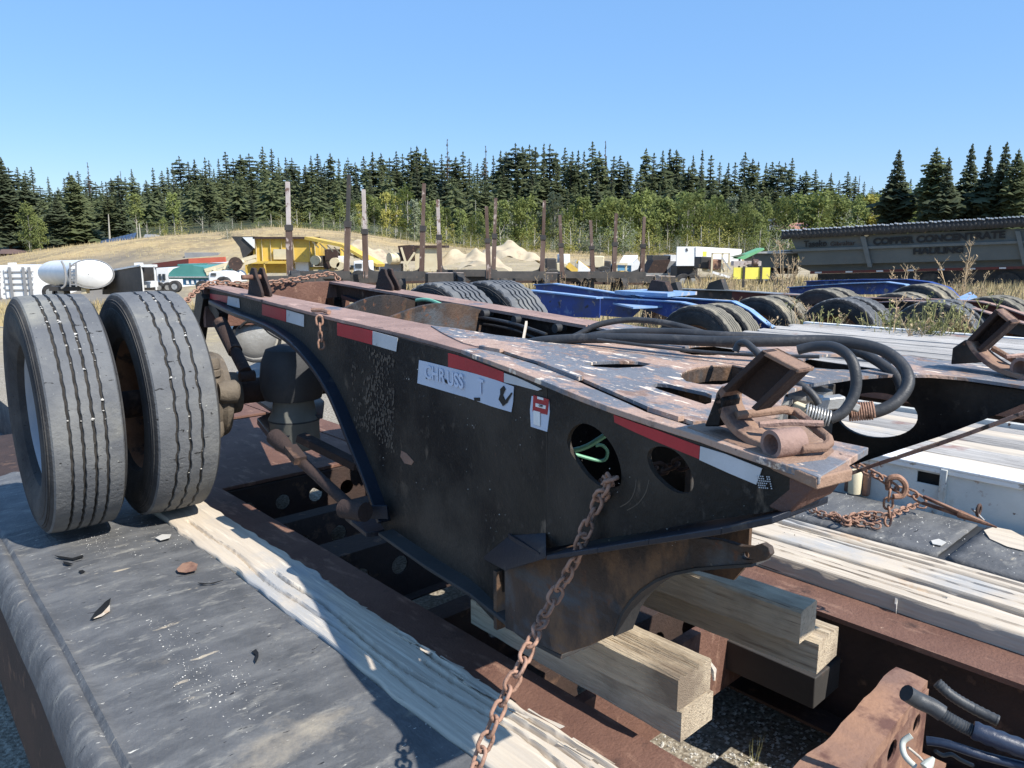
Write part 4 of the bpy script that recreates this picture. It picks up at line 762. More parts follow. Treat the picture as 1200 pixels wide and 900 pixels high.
# timber strips along both beams
def timber(x0, x1, y0, y1, z0, z1, nx, ny, amp, cracks=(), seed=0, edge=.02, slope=0):
    mb = MB(); V = {}
    def prof(i, y):
        t = i/nx; e0 = x0+edge*noise.noise(Vector((y*1.7, seed, 0)))+edge*.5*noise.noise(Vector((y*9, seed, 4))); e1 = x1+edge*noise.noise(Vector((y*1.3, seed, 8)))+edge*.7*noise.noise(Vector((y*11, seed, 6)))
        return e0+(e1-e0)*t
    for j in range(ny+1):
        y = y0+(y1-y0)*j/ny; row = []
        for i in range(nx+1):
            x = prof(i, y); z = z1+amp*noise.noise(Vector((x*38, y*1.6, seed)))+amp*.6*noise.noise(Vector((x*90, y*3, seed+5)))+slope*(x-x0)
            for cx, ya, yb, d, cw, wob in cracks:
                if ya < y < yb:
                    q = abs(x-(cx+wob*noise.noise(Vector((y*2.2, cx*9, 1)))))
                    if q < cw: z -= d*(1-q/cw)
            if i in (0, nx): z -= amp*2
            row.append((x, y, z))
        V[j] = row
    n = nx+1
    for j in range(ny+1): mb.v += V[j]
    for j in range(ny):
        for i in range(nx): mb.f.append((j*n+i, j*n+i+1, (j+1)*n+i+1, (j+1)*n+i)); mb.mi.append(0)
    for i in (0, nx):
        b = len(mb.v); mb.v += [(V[j][i][0], V[j][i][1], z0) for j in range(ny+1)]
        mb.f += [(j*n+i, (j+1)*n+i, b+j+1, b+j) for j in range(ny)]; mb.mi += [0]*ny
    for j in (0, ny):
        b = len(mb.v); mb.v += [(V[j][i][0], V[j][i][1], z0) for i in range(n)]
        mb.f += [(j*n+i, j*n+i+1, b+i+1, b+i) for i in range(nx)]; mb.mi += [0]*nx
    return mb
m = timber(1.045, 1.266, -1.5, 3.78, 1.0, 1.078, 44, 420, .003, [(1.165, .2, 2.6, .03, .009, .04), (1.21, -.2, 1.7, .03, .009, .02), (1.11, 1.5, 3.4, .02, .009, .03), (1.24, .3, 1.9, .03, .010, .02)], 3, .022)
Q('timber_strip', m, 'wood', smooth=50)
m = MB()
for i in range(70):                                              # splinters lifting from the broken edge
    y = random.uniform(.2, 2.6); x = 1.266+.022*noise.noise(Vector((y*1.3, 3, 8)))+random.uniform(-.05, .0); l = random.uniform(.04, .15); z = 1.074+random.uniform(-.015, .006)
    m.hexa([(x, y, z-.004), (x+.006, y, z-.004), (x+.006+random.uniform(0, .02), y-l, z), (x+random.uniform(0, .02), y-l, z)], [(x, y, z+.003), (x+.006, y, z+.003), (x+.008, y-l, z+.002), (x+.006, y-l, z+.002)])
Q('splinters', m, 'wood', kind='stuff', smooth=0)
m = timber(2.735, 2.885, -1.5, 3.0, .96, 1.068, 24, 300, .005, [(2.80, .2, 1.5, .02, .006, .02), (2.84, .8, 1.6, .02, .005, .02)], 11, .007); Q('timber_strip', m, 'wood', smooth=50)
m = timber(2.895, 3.065, -1.5, 3.0, .96, 1.078, 24, 300, .004, [(2.98, -.2, 1.0, .02, .005, .03), (3.03, .6, 1.9, .025, .007, .02)], 17, .008); Q('timber_strip', m, 'wood', smooth=50)
m = timber(3.075, 3.155, -1.5, 3.0, .96, 1.082, 12, 300, .006, [(3.115, -.4, 1.9, .04, .012, .02)], 23, .006); Q('timber_strip', m, 'wood', smooth=50)
m = MB(); m.tube([(2.742, .93, 1.055), (2.725, .925, 1.035), (2.722, .92, 1.0)], [.006, .005, .001], 5); Q('splinter', m, 'wood')
m = MB(); m.box(2.738, 3.16, -1.5, 3.0, .90, .958); Q('side_channel', m, 'rust_dark')
m = MB(); m.box(1.04, 1.34, -1.5, 7, .93, .998); Q('side_channel', m, 'rust_dark')
# rubber covered fender on the left, with its rolled edge and torn places
def fender():
    nx, ny = 46, 240; mb = MB(); sec = [(.30, .60), (.305, .80), (.318, .97), (.335, 1.03), (.355, 1.058)]
    for j in range(ny+1):
        y = -1.6+9.8*j/ny; off = .030*(y-1.9)+.006*noise.noise(Vector((y*1.4, 0, 0))); drop = -.055*max(0, y-3.3)**1.3-.02*max(0, .9-y)
        row = [(x+off+.002*noise.noise(Vector((y*3, k, 0))), y, z+drop) for k, (x, z) in enumerate(sec)]
        for i in range(nx+1):
            t = i/nx; x = (.372+off)*(1-t)+(1.04+.012*noise.noise(Vector((y*1.7, 3, 0))))*t
            z = 1.068+.010*math.sin(t*3.14)+.005*noise.noise(Vector((x*5, y*2, 0)))+.0025*noise.noise(Vector((x*25, y*8, 0)))+drop
            z -= .012*math.exp(-((x-.398-off)/.008)**2)-.007*math.exp(-((x-.416-off)/.006)**2)
            row.append((x, y, z))
        row.append((1.042, y, .99)); mb.v += row
    n = nx+1+len(sec)+1
    for j in range(ny):
        for i in range(n-1): mb.f.append((j*n+i, j*n+i+1, (j+1)*n+i+1, (j+1)*n+i)); mb.mi.append(1 if i < 2 else 0)
    return mb
fz = 1.079
Q('rubber_sheet', fender(), ['fender', 'rust_dark'], smooth=60, label='scuffed black rubber sheet over the left fender')
def fpix(px, py, dz=.002): p = L.on_z(px, py, fz); return Vector((p.x, p.y, fz+dz))
for pts, mt, lab in [([(106, 727), (112, 718), (124, 706), (130, 702), (128, 710), (120, 720), (110, 727)], 'text_dark', None),
    ([(110, 727), (120, 721), (129, 711), (129, 718), (120, 724)], 'wood', 'curled pale flap of torn rubber'), ([(207, 669), (214, 662), (224, 660), (232, 663), (230, 670), (218, 673), (209, 672)], 'rust_orange', 'rust stain patch'),
    ([(64, 652), (72, 653), (85, 655), (97, 651.5), (98, 653.5), (86, 657), (70, 655)], 'text_dark', None), ([(74, 659), (80, 660), (86, 662), (80, 663), (75, 662)], 'text_dark', None), ([(92, 670), (97, 669), (100, 671), (95, 673)], 'text_dark', None),
    ([(232, 684), (245, 685), (262, 681), (250, 685), (236, 686)], 'text_dark', None), ([(182, 632), (190, 628), (201, 628), (199, 632), (188, 635)], 'white_stone', None), ([(295, 765), (300, 762), (303, 766), (303, 771), (300, 778), (298, 775), (300, 769)], 'text_dark', None)]:
    m = MB(); q = [fpix(*p) for p in pts]; c = sum(q, Vector())/len(q); m.prism([(p.x, p.y, p.z+(.001 if mt == 'text_dark' else .004)) for p in q], (0, 0, .0015)); Q('gouge' if mt == 'text_dark' else 'torn_flap', m, mt, label=lab, smooth=0)
m = MB(); m.box(.45, 1.04, -1.6, 6.5, .45, .94); Q('fender_box', m, 'rust_dark')
for y in (): m = MB(); m.box(.30, .44, y, y+.05, .55, .92); Q('side_rib', m, 'rust_dark', bevel=.004)
# rubber mat on the right fender, with split and worn hole
def mat_right():
    nx, ny = 24, 140; mb = MB()
    for j in range(ny+1):
        y = -1.2+5*j/ny; mb.v += [(3.178+.50*i/nx+(.008*noise.noise(Vector((y*4, 0, 2))) if i == 0 else 0), y, 1.082+.004*noise.noise(Vector((i*.3, y*3, 0)))-(.012 if i == 0 else 0)) for i in range(nx+1)]
    n = nx+1
    for j in range(ny):
        if abs(-1.2+5*j/ny-.905) < .005: continue
        for i in range(n-1): mb.f.append((j*n+i, j*n+i+1, (j+1)*n+i+1, (j+1)*n+i)); mb.mi.append(0)
    return mb
m = MB()
for i in range(4200):
    x, y = random.uniform(.50, 1.03), random.uniform(.5, 3.6)
    if noise.noise(Vector((x*5, y*2.2, 7)))+random.uniform(-.1, .1) > .32 or (y > 3.1 and x > .8 and random.random() < .2): stones(m, [(x, y, 1.079)], random.choice((.0010, .0013, .0016, .0024)))
for i in range(500): stones(m, [(random.uniform(3.2, 3.68), random.uniform(-.3, 2.4), 1.086)], random.choice((.002, .003, .004)))
Q('grit', m, 'white_stone', kind='stuff', smooth=0)
Q('rubber_sheet', mat_right(), 'fender', smooth=60, solid=.008, label='scuffed black rubber sheet over the right fender')
m = MB(); m.box(3.165, 3.69, -1.2, 3.8, 1.0, 1.074); Q('fender_box', m, 'rubber')
q = [L.on_z(x, y, 1.09) for x, y in [(1153, 622), (1165, 618), (1185, 622), (1200, 630), (1200, 646), (1180, 641), (1160, 632)]]; m = MB(); m.prism([tuple(p) for p in q], (0, 0, .003)); Q('torn_flap', m, 'wood', label='pale worn hole in the rubber')
q = [L.on_z(x, y, 1.09) for x, y in [(1091, 634), (1100, 632), (1109, 636), (1103, 640), (1093, 638)]]; m = MB(); m.prism([tuple(p) for p in q], (0, 0, .003)); Q('torn_flap', m, 'white_stone')
# wiring and corrugated loom in the well at the lower right
def lt_tube(name, pts, r, mat, k=6, ridged=False):
    m = MB(); sp = smoothpath([L.at(x, y, Y) for x, y, Y in pts], k)
    m.tube(sp, [r*(1+(.12 if ridged and i % 2 else 0)) for i in range(len(sp))], 12); return Q(name, m, mat)
lt_tube('cable_plug', [(1062, 812, 1.52), (1075, 820, 1.52), (1092, 828, 1.51), (1104, 836, 1.50)], .019, 'loom')
lt_tube('corrugated_loom', [(1100, 834, 1.50), (1112, 842, 1.49), (1130, 852, 1.48), (1143, 858, 1.47)], .013, 'loom', 10, True)
lt_tube('taped_harness', [(1140, 855, 1.47), (1165, 865, 1.45), (1200, 878, 1.43), (1240, 892, 1.41)], .019, 'loom_blue', 4, True)
lt_tube('corrugated_loom', [(1098, 800, 1.62), (1115, 815, 1.60), (1140, 830, 1.58), (1170, 845, 1.55)], .012, 'loom', 10, True)
lt_tube('electric_cable', [(1068, 862, 1.5), (1058, 870, 1.5), (1060, 885, 1.48), (1072, 898, 1.47)], .0065, 'bag_white'); lt_tube('electric_cable', [(1064, 876, 1.5), (1075, 885, 1.5), (1085, 895, 1.5)], .003, 'wood')
lt_tube('electric_cable', [(1096, 880, 1.5), (1105, 885, 1.5), (1115, 884, 1.5), (1125, 890, 1.5), (1140, 897, 1.5)], .0045, 'loom'); lt_tube('electric_cable', [(1086, 868, 1.5), (1110, 872, 1.48), (1150, 885, 1.45), (1200, 898, 1.43)], .010, 'loom_blue')
m = MB(); a = L.at(1094, 888, 1.46); b = L.at(1084, 900, 1.45); m.tube([a, a.lerp(b, .5), b], [.004, .010, .012], 10); Q('cable_end', m, 'bag_white')

# ================================================================ WOODEN BLOCKS (dunnage)
def block(x0, x1, y0, y1, z0, z1, label, seed, yaw=0, laminations=()):
    nx, ny = 14, 60; mb = timber(x0, x1, y0, y1, z0, z1, nx, ny, .004, [(c, y0-.1, y1+.1, .014, .009, .006) for c in laminations], seed, .009)
    o = single('wooden_block', mb, 'wood_block', label, 'block', L, ((x0+x1)/2, (y0+y1)/2, z0), 'wooden blocks propping the black dolly', smooth=40); o.rotation_euler.z += yaw
    return o
block(1.487, 1.640, 1.0, 1.80, 1.128, 1.222, 'upper timber of the left stack, nearer the camera, under the dolly', 2, 0, (1.52, 1.55, 1.575, 1.60))
block(1.512, 1.655, 1.0, 1.86, 1.030, 1.124, 'lower timber of the left stack, pale end cut showing above the gravel', 5)
block(2.010, 2.118, .95, 2.1, 1.130, 1.236, 'upper timber of the right stack, with a square end under the arched plate', 8, R(2.5))
block(2.070, 2.220, .92, 2.1, 1.020, 1.124, 'lower timber of the right stack, jutting out furthest to the right', 12, R(3), (2.13, 2.17))
m = MB(); m.tube([(1.655, 1.02, 1.20), (1.668, 1.01, 1.17), (1.66, 1.0, 1.145)], [.004, .010, .003], 6); single('wood_splinter', m, 'wood', 'pale splinter hanging from the end of the left timber stack', 'splinter', L, (1.66, 1.0, 1.15))

# ================================================================ CHAINS
m = MB()
c1 = Thing('chain', 'heavy rusty chain running from the oval hole down past the bolster into the foreground', 'chain', J, tuple(J.on_v(640, 730, .90)))
pts = [(701, 573, 1.175), (712, 570, 1.10), (716, 562, 1.075), (700, 590, 1.082), (685, 625, 1.068), (672, 660, 1.062), (655, 690, 1.05), (638, 722, 1.01), (625, 748, .93), (609, 783, .88), (592, 815, .84), (577, 850, .80), (560, 893, .76), (552, 925, .72)]
chain(c1, [web_hit(704, 572, VL, .08)]+[J.on_v(x, y, v) for x, y, v in pts[2:]], CH, .0315)
c2 = Thing('chain', 'short rusty chain seen inside the smaller round side hole', 'chain', J, tuple(J.on_v(785, 548, 1.2)))
chain(c2, [J.on_v(x, y, 1.20) for x, y in [(756, 556), (768, 550), (782, 548), (797, 544), (815, 538)]], CHD, .0315)
c3 = Thing('chain', 'rusty chain draped over the rear end of the dolly rails', 'chain', J, (1.5, 4.4, TZ(4.4)))
rz = TZ(4.35)+.03
chain(c3, [J.at(x, y, Y) for x, y, Y in [(203, 372, 3.75), (214, 358, 3.8), (228, 343, 3.95), (246, 332, 4.15), (270, 332, 4.25), (300, 333, 4.3), (340, 328, 4.45), (372, 323, 4.6), (390, 321, 4.65), (398, 330, 4.6)]], CH, .0315)
c4 = Thing('chain', 'rusty chain with a grab hook stretched to the load binder on the right', 'chain', L, tuple(L.at(1060, 580, 2.4)))
chain(c4, [L.at(x, y, Y) for x, y, Y in [(996, 540, 2.55), (1016, 552, 2.5), (1035, 561, 2.45), (1050, 572, 2.42), (1068, 578, 2.4), (1085, 590, 2.36)]], CH, .030)
m = MB(); m.tube(smoothpath([L.at(x, y, Y) for x, y, Y in [(1041, 573, 2.43), (1041, 562, 2.42), (1052, 559, 2.41), (1061, 568, 2.4), (1058, 580, 2.4), (1047, 582, 2.4)]]), [.010]*31, 8); c4.part('grab_hook', m, 'chain')
c5 = Thing('chain', 'pile of rusty chain hanging and lying loose on the black rubber sheet', 'chain', L, tuple(L.on_z(1020, 615, 1.09)))
chain(c5, [L.at(x, y, Y) for x, y, Y in [(1043, 575, 2.42), (1041, 590, 2.42), (1042, 604, 2.42), (1038, 618, 2.4)]], CH, .030)
chain(c5, [L.on_z(x, y, 1.105) for x, y in [(950, 596), (965, 603), (982, 606), (1000, 612), (1018, 614), (1036, 619)]], CH, .030, roll=.9)
chain(c5, [L.on_z(x, y, 1.13) for x, y in [(990, 608), (1005, 603), (1022, 602), (1040, 604), (1056, 598), (1075, 592), (1090, 596)]], CH, .030, roll=.5)
chain(c5, [L.on_z(x, y, 1.10) for x, y in [(975, 601), (994, 614), (1012, 604), (1030, 611)]], CH, .030, roll=.2)
lb = Thing('load_binder', 'orange rusty lever load binder lying on the black rubber sheet', 'load binder', L, tuple(L.on_z(1120, 600, 1.1)))
A = L.at(1082, 586, 2.36); B = L.at(1124, 602, 2.26); C = L.at(1168, 618, 2.17)
for dz, nm in ((.012, 'lever_arm'), (-.010, 'lever_arm')): m = MB(); m.beam(A+Vector((0, 0, dz)), B+Vector((0, 0, dz*.4)), .014, .010); lb.part(nm, m, 'rust_orange', bevel=.002)
m = MB(); m.tube([B, B.lerp(C, .5), C], [.014, .008, .003], 8); lb.part('handle', m, 'rust_orange')
cl = Thing('chain_clamp', 'small steel eye fitting standing at the foot of the white trailer side', 'clamp', L, tuple(L.at(1146, 603, 2.28)))
m = MB(); c = L.at(1147, 598, 2.28); m.tube([c+Vector((.016*math.cos(a*.4), 0, .018*math.sin(a*.4))) for a in range(16)], .005, 6, closed=True); cl.part('eye', m, 'chain_dark'); m = MB(); m.cyl(L.at(1139, 596, 2.3), L.at(1153, 610, 2.26), .004, 8); cl.part('pin', m, 'alu')

# ================================================================ WHITE TRAILER BEHIND ON THE RIGHT
wt = Thing('deck_trailer', 'stained white flat deck trailer with plank floor behind the dolly arms', 'trailer', L, (5, 1.5, 0))
zr = 1.30
m = MB(); m.prism([(3.75, -3, 1.055), (3.75, 2.6, 1.055), (3.75, 2.6, zr-.012), (3.75, -3, zr-.012)], (.012, 0, 0), [[(3.75, a, b) for a, b in [(1.235, 1.20), (1.135, 1.20), (1.135, 1.255), (1.235, 1.255)]]]); wt.part('side_panel', m, 'white_paint', bevel=.002)
m = MB(); m.box(3.735, 3.95, -3, 2.6, zr-.012, zr); m.box(3.738, 3.752, -3, 2.6, zr-.035, zr-.012); wt.part('side_rail', m, 'white_rail', bevel=.003)
m = MB(); m.box(3.80, 3.82, 1.1, 1.27, 1.18, 1.28); wt.part('pocket_box', m, 'darksteel')
m = MB(); m.box(3.70, 3.75, .98, 1.13, 1.06, 1.19) if False else m.box(3.725, 3.75, 1.10, 1.13, 1.06, 1.29); wt.part('stake_pocket', m, 'white_paint', bevel=.003)
m = MB(); m.box(3.715, 3.75, 1.52, 1.56, 1.08, 1.20); m.box(3.715, 3.75, 1.44, 1.47, 1.08, 1.20); wt.part('stake_pocket', m, 'rust_orange', bevel=.006)
m = MB(); m.lathe([(0, .001), (0, .03), (.10, .032), (.12, .02), (.12, .001)], (3.70, 1.50, 1.09), (0, 0, 1), 18); wt.part('marker_lamp', m, 'cream')
for k in range(8):
    x = 3.965+.125*k; wt.part('plank', timber(x, x+.118, -2.6, 2.2, 1.20, 1.275+.004*math.sin(k*2.1), 8, 60, .004, seed=30+k, edge=.004), 'wood_grey' if k % 3 else 'wood', smooth=50)
m = MB(); m.box(5.0, 6.6, -3, 1.9, 1.15, 1.19); m.box(4.98, 5.03, -3, 2.2, 1.15, 1.30); wt.part('floor_sheet', m, 'white_paint')
m = MB(); m.box(3.80, 6.5, -3, 2.2, .95, 1.14); wt.part('underframe', m, 'rust_dark')
m = MB(); m.box(3.68, 3.76, -3, 2.6, 1.045, 1.056); wt.part('bottom_lip', m, 'white_paint')

# ================================================================ SECOND WOOD DECK TRAILER
wd = Thing('deck_trailer', 'grey weathered plank deck of a rusty trailer in front of the weedy tyres', 'trailer', L, (7, 2, .6))
for k in range(17):
    x = 5.25+.155*k; e = 3.86+.05*math.sin(k*3)-(.0 if k > 4 else .2)
    wd.part('plank', timber(x, x+.143, -3, e, 1.42, 1.495+.022*noise.noise(Vector((k*1.7, 0, 0))), 5, 40, .004, seed=60+k, edge=.004), 'wood_grey', smooth=50, bevel=0)
m = MB(); m.box(5.15, 5.24, -3, 3.7, 1.30, 1.47); wd.part('side_rail', m, 'rust', bevel=.004)
m = MB(); m.box(7.90, 7.98, -3, 3.9, 1.32, 1.50); wd.part('side_rail', m, 'white_rail', bevel=.004)
m = MB(); m.box(5.24, 7.90, -3, 3.6, 1.25, 1.40); wd.part('underframe', m, 'rust_dark')
for x in (6.0, 7.2): m = MB(); m.box(x, x+.2, -3, 3.5, .7, 1.24); wd.part('main_beam', m, 'rust_dark')

# trailer deck left behind the tyres
ld = Thing('deck_trailer', 'flat trailer deck with red planks seen behind the left tyres', 'trailer', L, (.2, 9, 0))
for k in range(14):
    y = 5.5+.42*k; m = MB(); m.box(-1.6, .62, y, y+.405, .90, .95+.006*math.sin(k*5)); ld.part('plank', m, 'rust' if k in (6, 7, 8, 11) else 'wood_grey', bevel=.004)
m = MB(); m.box(-1.6, .6, 5.5, 11.4, .7, .895); ld.part('underframe', m, 'rust_dark')

# ================================================================ JEEPS AND TYRES PARKED IN THE NEXT ROWS
def plane_rail(t, v, top, drop, matt, mats, width=.11, fr=L):
    """a rail: flat top flange through the pixel points on the plane v, web below it"""
    pts = [fr.on_v(x, y, v) for x, y in top]
    m = MB()
    for a, b in zip(pts, pts[1:]): m.hexa([a+Vector((-width/2, 0, 0)), a+Vector((width/2, 0, 0)), b+Vector((width/2, 0, 0)), b+Vector((-width/2, 0, 0))], [a+Vector((-width/2, 0, .014)), a+Vector((width/2, 0, .014)), b+Vector((width/2, 0, .014)), b+Vector((-width/2, 0, .014))])
    t.part('top_flange', m, matt, bevel=0)
    m = MB(); low = [(p.x, p.y, p.z-d) for p, d in zip(pts, drop)]
    m.prism([tuple(p) for p in pts]+list(reversed(low)), (.012, 0, 0)); t.part('side_plate', m, mats, smooth=0); return pts
def wheel_px(t, px, py, z, tm, rm, dv=(0, .35), fr=L):
    c = fr.on_z(px, py, z)
    for k in dv: wheel(t, (c.x+k, c.y, z-.512), tm, rm, flip=(k == 0 and rm is RM))
    return c
ja = Thing('jeep_dolly', 'blue dolly whose two curved side rails dip to the ground between the dusty dual tyres', 'trailer dolly', L, (7.2, 4.5, .7))
c = wheel_px(ja, 822, 357, 1.70, T_T, RMR, (0, .36)); wheel_px(ja, 893, 347, 1.70, T_T, RMR, (0, .36))
plane_rail(ja, 7.32, [(700, 349), (760, 352), (800, 355), (817, 359), (835, 368), (857, 390)], [.08, .12, .22, .32, .36, .05], 'blue_top', 'blue')
plane_rail(ja, 8.05, [(745, 347), (800, 350), (860, 354), (880, 364), (901, 381), (913, 388)], [.10, .20, .36, .50, .34, .05], 'blue_top', 'blue')
m = MB(); p = [L.on_z(x, y, 1.60) for x, y in [(716, 356), (748, 350), (800, 353), (792, 360), (742, 362)]]; m.prism([tuple(q) for q in p], (0, 0, .02)); ja.part('deck_plate', m, 'blue_top')
m = MB(); m.cyl((c.x+.4, c.y, 1.19), (c.x+1.5, c.y, 1.19), .06, 14); ja.part('axle', m, 'rust_dark')
jb2 = Thing('jeep_dolly', 'blue dolly with two long rails behind the big black tyres, centre of the yard', 'trailer dolly', L, (6.2, 7, .7))
c = wheel_px(jb2, 590, 364, 1.62, T_T, RMR, (0, .36))
plane_rail(jb2, 5.9, [(622, 341), (660, 345), (703, 350)], [.26, .24, .2], 'blue_top', 'blue')
plane_rail(jb2, 7.6, [(628, 334), (650, 333), (690, 339), (740, 347), (750, 350)], [.15, .25, .34, .28, .15], 'blue_top', 'blue')
m = MB(); m.box(5.95, 7.6, 8.0, 8.12, 1.3, 1.5); jb2.part('cross_plate', m, 'blue')
for x, y in ((632, 366), (652, 367)): q = L.on_v(x, y, 6.0); m = MB(); m.box(q.x, q.x+.1, q.y-.08, q.y+.08, q.z-.15, q.z+.2); jb2.part('upright', m, 'blue_top')
m = MB(); q = L.on_v(768, 343, 7.6); m.box(q.x-.3, q.x+.3, q.y-.4, q.y+.4, q.z-.02, q.z+.02); jb2.part('deck_plate', m, 'blue_top'); m = MB(); q = L.on_v(771, 338, 7.6); m.prism([(q.x, q.y-.2, q.z-.1), (q.x, q.y+.2, q.z-.1), (q.x, q.y+.1, q.z+.1), (q.x, q.y-.1, q.z+.08)], (.1, 0, 0)); jb2.part('pin_bracket', m, 'rust_dark')
rt = Thing('jeep_dolly', 'pink rusty tandem dolly with weeds growing through its big black tyres', 'trailer dolly', L, (10, 3.5, .7))
wheel_px(rt, 988, 349, 1.70, T_C, RMR, (0, .36)); wheel_px(rt, 1098, 352, 1.70, T_C, RM, (0, .36)); wheel_px(rt, 1163, 347, 1.70, T_T, RMR, (0, .36)); wheel_px(rt, 1052, 343, 1.70, T_T, RMR, (0, .36))
plane_rail(rt, 9.85, [(930, 362), (1000, 357), (1060, 353), (1120, 356), (1165, 369), (1230, 388)], [.35, .35, .35, .25, .18, .1], 'pinkrust', 'darksteel', .16)
plane_rail(rt, 10.6, [(905, 345), (1000, 349), (1080, 351), (1150, 354), (1175, 360), (1230, 379)], [.10, .2, .3, .3, .25, .2], 'pinkrust', 'darkred', .16)
for a, b in ((908, 948), (1018, 1052)):
    p = [L.on_v(x, y, 9.7) for x, y in [(a, 364), (b, 360), (b-8, 388), (a-4, 392)]]; m = MB(); m.prism([tuple(q) for q in p], (.5, 0, 0)); rt.part('spring_box', m, 'pinkrust', bevel=.01)
m = MB(); p = [L.on_v(x, y, 9.69) for x, y in [(985, 364), (1018, 363), (1016, 385), (990, 388)]]; m.prism([tuple(q) for q in p], (.4, 0, 0)); rt.part('frame_box', m, 'darksteel')
bf = Thing('jeep_dolly', 'bright blue dolly frame furthest back in front of the dark ore trailer', 'trailer dolly', L, (14, 6, .7))
wheel_px(bf, 965, 338, 1.74, T_T, RMR, (0, .36)); wheel_px(bf, 1078, 333, 1.78, T_T, RMR, (0, .36))
plane_rail(bf, 13.2, [(925, 337), (985, 333), (1040, 331), (1062, 334), (1094, 350)], [.12, .18, .2, .18, .05], 'blue_top', 'blue', .2)
plane_rail(bf, 14.0, [(945, 330), (1010, 328), (1064, 328), (1090, 331), (1112, 338), (1124, 350)], [.12, .2, .24, .24, .2, .1], 'blue', 'blue', .2)
m = MB(); p = [L.on_z(x, y, 1.55) for x, y in [(1120, 352), (1137, 344), (1145, 350), (1130, 356)]]; m.prism([tuple(q) for q in p], (0, 0, .03)); bf.part('deck_plate', m, 'blue_top')
lr = Thing('trailer_frame', 'low dark trailer frame with pale edges lying in the weeds beyond the blue dollies', 'trailer', L, (11, 9, .7))
plane_rail(lr, 11.4, [(800, 339), (860, 341), (930, 345), (980, 349)], [.15, .15, .15, .15], 'alu', 'darksteel', .1); plane_rail(lr, 10.6, [(858, 341), (900, 344), (945, 348)], [.15, .15, .15], 'alu', 'darkred', .1)
for x, y in ((763, 345), (786, 338), (838, 335)): q = L.on_v(x, y, 11.4); m = MB(); m.prism([(q.x, q.y-.25, q.z-.2), (q.x, q.y+.25, q.z-.2), (q.x, q.y+.12, q.z+.05), (q.x, q.y-.1, q.z+.12)], (.15, 0, 0)); lr.part('pin_bracket', m, 'darksteel')
wl_ = Thing('jeep_dolly', 'dusty twin tyres of a dolly half hidden in weeds behind the blue rails', 'trailer dolly', L, (10.5, 9, .7)); wheel_px(wl_, 782, 345, 1.45, T_T, RMR, (0, .36)); m = MB(); q = L.on_z(800, 350, 1.3); m.box(q.x, q.x+1, q.y-.1, q.y+.1, 1.1, 1.3); wl_.part('axle', m, 'rust_dark')

# ================================================================ LOG BUNKS
for (xl, tl, xr, tr, by, Y, lab) in [(337, 213, 409, 205, 318, 24, 'leftmost log bunk, its left stake tipped in pale paint'), (426, 222, 497, 215, 318, 25.5, 'log bunk between the tall black stake and the second pale-tipped one'),
        (513, 234, 581, 232, 316, 27, 'log bunk whose white-topped left stake stands beside a brown one'), (570, 242, 638, 235, 318, 26, 'log bunk in front of the right sand pile, with a plain brown right stake'),
        (656, 252, 722, 250, 318, 28, 'log bunk right of the sand pile with a leaning right stake'), (692, 258, 755, 254, 318, 29, 'rightmost log bunk, nearest to the white shed')]:
    t = Thing('log_bunk', 'black steel '+lab if 'bunk' in lab[:12] and False else lab, 'log bunk', W, tuple(W.at((xl+xr)/2, by+14, Y)), 'log trailer bunks with upright stakes')
    for px, top, Yk, lean in ((xl, tl, Y, 1), (xr, tr, Y+.9, -1)):
        b = W.at(px+lean*3, 326, Yk); a = W.at(px, top, Yk); mid = b.lerp(a, .50); mid2 = b.lerp(a, .56)
        m = MB(); m.beam(b, mid, .20, .16); t.part('stake', m, 'post')
        m = MB(); m.beam(mid, mid2, .25, .20); t.part('stake_joint', m, 'darksteel'); m = MB(); m.beam(mid2, a, .135, .11); t.part('stake_extension', m, 'post_white' if lean == 1 and px not in (570, 692, 656) else ('darksteel' if px == 409 else 'post'))
        g0 = W.at(px+lean*3, 304, Yk); g1 = W.at(px+lean*17, 319, Yk+(.25 if lean > 0 else -.25)); cc = W.at(px+lean*3, 320, Yk); arc = [g0.lerp(g1, k/6)+(cc-g0.lerp(g1, k/6))*.45*math.sin(math.pi*k/6) for k in range(7)]
        m = MB(); m.prism([tuple(p) for p in arc]+[tuple(cc)], (0, .12, 0)); t.part('gusset', m, 'darksteel')
    m = MB(); m.beam(W.at(xl, by+4, Y), W.at(xr, by+4, Y+.9), .25, .24); t.part('cross_beam', m, 'darksteel')
for (x0, y0, Y0, x1, y1, Y1, lab) in [(300, 330, 22, 505, 324, 30, 'dark rusty frame rail of the left log trailer'), (500, 325, 26, 665, 324, 32, 'pale edged frame rail of the middle log trailer'), (655, 325, 28, 790, 328, 34, 'frame rail of the right log trailer in the weeds')]:
    t = Thing('log_trailer', lab, 'trailer', W, tuple(W.at((x0+x1)/2, 332, (Y0+Y1)/2)))
    m = MB(); m.beam(W.at(x0, y0, Y0), W.at(x1, y1, Y1), .15, .30); t.part('frame_rail', m, 'darksteel'); m = MB(); m.beam(W.at(x0, y0+3, Y0+1), W.at(x1, y1+3, Y1+1), .15, .3); t.part('frame_rail', m, 'rust_dark')
    m = MB(); m.beam(W.at(x0, y0-5, Y0), W.at(x1, y1-4, Y1), .12, .04); t.part('pale_edge', m, 'post_white')
    for k in range(3):
        q = W.at(x0+(x1-x0)*(.2+.3*k), 336, Y0+(Y1-Y0)*(.2+.3*k)); m = MB(); m.cyl(q, q+Vector((.25, .1, 0)), .5, 24); t.part('tyre', m, 'tyre_side')

